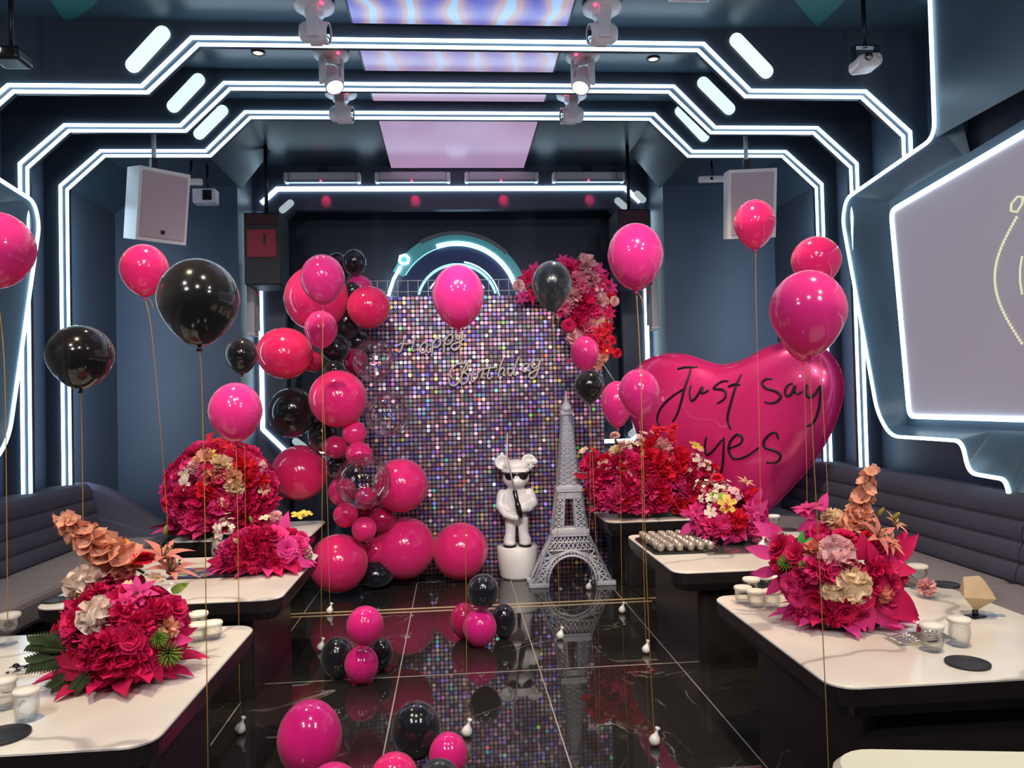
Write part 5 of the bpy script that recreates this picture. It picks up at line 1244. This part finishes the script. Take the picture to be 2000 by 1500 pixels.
# --- hanging spray on the backdrop corner
c7 = onY(1130, 590, 6.72)
h7 = Arr('flower_spray', 'pink and red flower spray hung on the upper right corner of the sequin wall', (c7.x, 6.70, c7.z), (.20, .14, .36), base=c7.z-.4, group='hung flower sprays')
MB().tube([(0, 0, .05), (0, .02, .4), (-.1, .02, .68)], .03, 8).build('foam_base', M_foam, h7.t)
SPRAY = [(1030, 545, 22, 'poinsettia', 'crimson'), (1045, 528, 20, 'poinsettia', 'hot'), (1013, 558, 11, 'rose', 'palepink'), (1020, 580, 16, 'poinsettia', 'magenta'), (1040, 575, 22, 'poinsettia', 'crimson'), (1100, 510, 16, 'poinsettia', 'hot'), (1115, 525, 20, 'carnation', 'hot'), (1143, 522, 24, 'carnation', 'palepink'), (1155, 545, 18, 'carnation', 'palepink'), (1165, 530, 22, 'poinsettia', 'hot'), (1125, 548, 18, 'carnation', 'pink'), (1175, 548, 22, 'poinsettia', 'crimson'), (1190, 560, 20, 'poinsettia', 'hot'), (1135, 560, 16, 'carnation', 'pink'), (1165, 575, 18, 'blossom_sprig', 'palepink'), (1120, 580, 22, 'carnation', 'palepink'), (1105, 600, 16, 'carnation', 'pink'), (1140, 590, 22, 'carnation', 'crimson'), (1170, 590, 20, 'carnation', 'palepink'), (1190, 585, 16, 'rose', 'red'), (1200, 588, 9, 'rose', 'palepink'), (1155, 605, 20, 'carnation', 'hot'), (1165, 622, 22, 'orchid', 'palepink'), (1178, 625, 18, 'orchid', 'palepink'), (1155, 620, 12, 'orchid', 'salmon'), (1130, 620, 20, 'carnation', 'crimson'), (1110, 636, 12, 'rose', 'crimson'), (1185, 640, 18, 'poinsettia', 'red'), (1145, 645, 20, 'carnation', 'pink'), (1170, 650, 18, 'poinsettia', 'red'), (1185, 655, 18, 'poinsettia', 'red'), (1120, 660, 16, 'carnation', 'palepink'), (1175, 675, 16, 'poinsettia', 'red'), (1195, 666, 8, 'rose', 'red'), (1205, 690, 9, 'rose', 'red'), (1185, 682, 14, 'orchid', 'red'), (1178, 698, 10, 'rose', 'peach'), (1168, 715, 10, 'orchid', 'salmon'), (1110, 702, 14, 'bract', 'crimson'), (1130, 600, 18, 'carnation', 'crimson'), (1150, 575, 18, 'carnation', 'hot'), (1100, 580, 20, 'carnation', 'crimson'), (1085, 560, 26, 'carnation', 'crimson'), (1065, 560, 24, 'carnation', 'hot'), (1098, 610, 14, 'poinsettia', 'crimson'), (1160, 690, 16, 'poinsettia', 'red'), (1150, 670, 18, 'carnation', 'crimson'), (1190, 612, 16, 'poinsettia', 'crimson'), (1180, 600, 16, 'poinsettia', 'crimson')]
for x, y, r, kd, cl in SPRAY:
    Yv = 6.62+rf.uniform(-.05, .05)+.10*min(1, abs(x-1130)/90); p = onY(x, y, Yv)
    put(h7.t, kd, cl, p-h7.o, Vector(((x-1130)/160, -1, (600-y)/260)), r*1.12*Yv/FPX, zmin=None)
for x, y in [(1200, 690), (1192, 668), (1013, 560)]:
    p = onY(x, y, 6.7); q = onY((x+1140)/2-10, y-14, 6.78); MB().tube([p-h7.o, q-h7.o], .004, 5).build('stem', M_green, h7.t)
for x, y, d in [(1030, 565, .1), (1128, 545, .2), (1150, 560, .1), (1195, 540, 0), (1105, 598, 0), (1140, 628, .2)]:
    p = onY(x, y, 6.64); put(h7.t, 'bract', 'green', p-h7.o, Vector((rf.uniform(-1, 1), -.5, rf.uniform(-.5, .8))), .07)
MB().tube([onY(1174, 705, 6.78)-h7.o, onY(1205, 752, 6.78)-h7.o], .004, 5).build('hanging_wire', M_grey, h7.t)

# ================================================================== TABLEWARE
def tumbler(px, py, r, h, label, cap=True, inverted=False, grp='paper capped tumblers', stem=False, z=TZ):
    q = onZ(px, py, z)
    t = thing('goblet' if stem else 'tumbler', label, 'glass', (q.x, q.y, z), group=grp)
    if stem:
        MB().lathe([(0, 0), (r*.8, .002), (r*.75, .006), (.007, .012), (.006, h*.38), (r*.6, h*.48), (r, h*.68), (r*.92, h), (r*.88, h), (r*.95, h*.69), (r*.55, h*.5), (0, h*.44)], n=24).build('bowl', M_glass, t)
    else:
        MB().lathe([(0, .002), (r*.72, .002), (r*.86, .012), (r, h*.45), (r*.93, h), (r*.88, h), (r*.94, h*.45), (r*.78, .022), (0, .018)], n=24).build('bowl', M_glass, t)
    if cap: MB().lathe([(r*.97, h-.012), (r*1.04, h-.010), (r*1.08, h-.002), (r*1.0, h+.004), (0, h+.007)], n=24).build('paper_cap', M_paper, t)
    return t
tumbler(52, 1408, .037, .098, 'paper capped tumbler at the left edge in front of the fern', grp='capped tumblers on the nearest left table')
tumbler(8, 1385, .037, .098, 'paper capped tumbler cut off by the left edge', grp='capped tumblers on the nearest left table')
for x, y, lab in [(415, 1248, 'right tumbler of the trio beside the near left flowers'), (388, 1228, 'back tumbler of the trio beside the near left flowers'), (385, 1252, 'left tumbler of the trio beside the near left flowers')]:
    tumbler(x, y, .040, .070, lab, grp='capped tumblers on the nearest left table')
tumbler(18, 1258, .042, .125, 'paper capped stemmed goblet by the left edge', stem=True, grp='stemmed goblets')
tumbler(240, 1083, .042, .12, 'stemmed glass with an orange garnish near the left sofa', cap=False, stem=True, grp='stemmed goblets')
q = onZ(240, 1083, TZ)
MB().lathe([(0, 0), (.024, .0), (.024, .006), (0, .006)], (.03, -.02, .085), 14, R=Matrix.Rotation(1.2, 3, 'X')).build('orange_slice', mat('orange', (.9, .25, .02), .5), [o for o in bpy.data.objects if o.name.startswith('goblet') and o.parent is None][-1])
tumbler(424, 1088, .042, .10, 'clear tumbler beside the white sprigs on the middle left table', cap=False, grp='clear tumblers')
RT = [(1452, 1178, 'front left capped tumbler near the tall right arrangement'), (1478, 1186, 'second capped tumbler from the left by the tall right arrangement'), (1508, 1186, 'third capped tumbler from the left by the tall right arrangement'), (1468, 1160, 'rear left capped tumbler near the tall right arrangement'), (1495, 1155, 'rear middle capped tumbler near the tall right arrangement'), (1525, 1158, 'capped tumbler nearest the tall right arrangement')]
for x, y, lab in RT: tumbler(x, y, .040, .075, lab, grp='capped tumblers on the nearest right table')
tumbler(1793, 1150, .046, .115, 'capped goblet behind the tall right arrangement near the sofa', stem=True, grp='stemmed goblets')
tumbler(1512, 1040, .040, .12, 'capped goblet on the middle right table beside the loose pink arrangement', stem=True, grp='stemmed goblets')
tumbler(1822, 1272, .040, .10, 'clear capped tumbler behind the metal forks', grp='clear tumblers'); tumbler(1875, 1262, .040, .105, 'clear capped tumbler behind the round black coaster', grp='clear tumblers')
def coaster(px, py, r, label, h=.010):
    q = onZ(px, py, TZ); t = thing('coaster', label, 'coaster', (q.x, q.y, TZ), group='round black coasters')
    MB().lathe([(0, 0), (r, 0), (r*1.02, h*.4), (r*1.02, h), (r*.97, h*1.1), (r*.94, h*.75), (0, h*.7)], n=36).build('disc', M_coaster, t)
coaster(1890, 1298, .072, 'black round coaster at the front of the nearest right table'); coaster(1848, 1144, .062, 'black round coaster behind the tall right arrangement')
coaster(4, 1440, .075, 'black round coaster cut off by the left edge'); coaster(108, 1174, .062, 'black round coaster on the left end of the middle left table'); coaster(1540, 1036, .06, 'black round coaster on the middle right table')
# fork caddy
q = onZ(1812, 1250, TZ); t = thing('fork_caddy', 'chrome caddy holding small forks beside the tall right arrangement', 'cutlery', (q.x, q.y, TZ))
M_chrome = mat('chrome', (.7, .7, .72), .12, 1.0)
MB().lathe([(0, 0), (.032, 0), (.040, .03), (.036, .055), (.033, .055), (.036, .03), (0, .006)], n=22).build('cup', M_chrome, t)
for k in range(5):
    yy = -.05+.022*k; f = MB(); f.tube([(-.10, yy, .012), (-.05, yy, .018), (.05, yy*.9, .02), (.085, yy*.9, .012)], .0035, 6)
    for s in (-1, 0, 1): f.tube([(-.10, yy, .012), (-.13, yy+s*.006, .010), (-.155, yy+s*.006, .016)], .002, 5)
    f.build('fork', M_chrome, t)
q = onZ(58, 1312, TZ); t = thing('ice_tong', 'dark and chrome bar tongs lying by the fern on the near left table', 'tongs', (q.x, q.y, TZ), .3)
for s in (-1, 1): MB().tube([(-.07, s*.03, .012), (0, s*.018, .016), (.08, 0, .012)], [.008, .006, .007], 8).build('arm', M_chrome, t)
for k in range(3): MB().ball((-.05+.045*k, .03-.03*(k % 2), .016), .014, 10, 8).build('dark_cap', M_glasslens, t)
# folded kraft carton
q = onZ(1905, 1205, TZ); t = thing('kraft_carton', 'faceted kraft cardboard carton standing on a corner on the nearest right table', 'carton', (q.x, q.y, TZ), .25)
kp = [(.0, -.0, .022), (-.085, -.035, .095), (.02, -.075, .085), (.09, .0, .085), (.0, .07, .09), (-.05, .0, .165), (.045, .02, .155), (.012, -.035, .15)]
kb = MB(); kb.add([Vector((p[0]*1.22, p[1]*1.1, p[2]*1.08)) for p in kp], [(0, 2, 1), (0, 3, 2), (0, 4, 3), (0, 1, 4), (1, 2, 7), (1, 7, 5), (2, 3, 7), (7, 3, 6), (3, 4, 6), (6, 4, 5), (5, 4, 1), (5, 7, 6)]); kb.build('carton_shell', M_kraft, t)
kb = MB(); kb.box((0, .0, .004), (.07, .05, .008)); kb.tube([(0, 0, .004), (0, 0, .03)], .012, 8); kb.build('stand', M_darkmetal, t)
MB().box((.08, -.02, .0025), (.09, .03, .004), Matrix.Rotation(-.3, 3, 'Z')).build('card_strip', mat('blue_grey_card', (.25, .33, .42), .5), t)
q = onZ(1810, 1168, TZ); t = thing('fallen_bloom', 'single pale coral bloom lying beside the tall right arrangement', 'flower', (q.x, q.y, TZ+.03)); put(t, 'carnation', 'palepink', Vector((0, 0, .0)), Vector((-.3, -.8, .5)), .045); MB().tube([(0, .01, 0), (.03, .05, -.02)], .004, 5).build('stem', M_green, t)
# shot glass tray
q = onZ(1318, 1066, TZ); t = thing('serving_tray', 'dark tray crowded with small shot glasses on the middle right table', 'tray', (q.x, q.y, TZ))
loft(MB(), [[(p[0], p[1], z) for p in rrect(-w_, w_, -d_, d_, .04)] for z, w_, d_ in ((0, .195, .27), (.012, .208, .282), (.014, .202, .276), (.006, .19, .265))]).build('dish', M_darkmetal, t)
qx, qy = q.x, q.y; n_ = 0; base_sg = None
for i in range(6):
    for j in range(8):
        px, py = qx-.160+.064*i+rf.uniform(-.006, .006), qy-.230+.066*j+rf.uniform(-.006, .006)
        if base_sg is None:
            base_sg = MB().lathe([(0, .001), (.019, .001), (.021, .008), (.026, .045), (.024, .046), (.018, .012), (0, .012)], n=14).build('shot_glass', M_smoke, None, (px, py, TZ+.013)); o = base_sg
        else:
            o = base_sg.copy(); COL.objects.link(o); o.location = (px, py, TZ+.013)
        ORD = ['first', 'second', 'third', 'fourth', 'fifth', 'sixth', 'seventh', 'eighth']
        tag(o, 'smoky shot glass on the dark tray, %s row from the front, %s from the left' % (ORD[j], ORD[i]), 'glass', 'shot glasses on the tray'); n_ += 1
# mirror plate and dark box under the loose pink arrangement
q = onZ(1436, 1076, TZ); t = thing('mirror_plate', 'square mirror plate under the loose pink arrangement', 'plate', (q.x, q.y+.05, TZ))
MB().box((0, 0, .005), (.42, .34, .010), bev=.003).build('plate', mat('mirror', (.6, .6, .58), .06, .9), t)
q = onZ(1368, 1058, TZ); t = thing('mirrored_box', 'low dark mirrored box behind the shot glass tray', 'box', (q.x, q.y+.04, TZ), -.15)
MB().box((0, 0, .03), (.09, .26, .06), bev=.004).build('case', mat('dark_mirror', (.10, .09, .085), .12, .7), t); MB().box((0, 0, .064), (.094, .264, .008), bev=.002).build('lid', mat('dark_mirror', ()), t)
# colourful tray on the middle left table
q = onZ(415, 1120, TZ); t = thing('patterned_tray', 'dark tray with a colourful printed pattern on the middle left table', 'tray', (q.x, q.y, TZ))
def pat():
    m = mat('printed_pattern', (.02, .03, .09), .35); tc = nd(m, 'ShaderNodeTexCoord'); v = nd(m, 'ShaderNodeTexVoronoi'); v.inputs['Scale'].default_value = 22
    mp = nd(m, 'ShaderNodeMapping'); mp.inputs['Scale'].default_value = (1, 2.6, 1); mp.inputs['Rotation'].default_value = (0, 0, .5)
    lk(m, tc.outputs['Object'], mp.inputs[0]); lk(m, mp.outputs[0], v.inputs['Vector']); s = nd(m, 'ShaderNodeSeparateColor'); lk(m, v.outputs['Color'], s.inputs[0])
    r = ramp(m, s.outputs[0], [(0, (.02, .03, .10)), (.3, (.10, .15, .35)), (.5, (.02, .03, .08)), (.6, (.6, .45, .05)), (.7, (.55, .05, .06)), (.8, (.12, .35, .12)), (.9, (.5, .55, .6))]); r.color_ramp.interpolation = 'CONSTANT'
    lk(m, r.outputs[0], bsdf(m).inputs['Base Color']); return m
MB().box((0, 0, .005), (.44, .26, .010), bev=.003).build('board', M_black, t); MB().box((0, 0, .0112), (.425, .245, .002)).build('printed_sheet', pat(), t)

cb_ = thing('power_cable', 'thin black cable on the floor between the lattice tower and the far right table', 'cable', (1.30, 6.2, 0))
MB().tube(smooth([(.02, .25, .006), (.06, .05, .006), (.10, -.2, .006), (.14, -.45, .006), (.22, -.62, .006)], 5), .006, 6).build('cord', M_black, cb_)
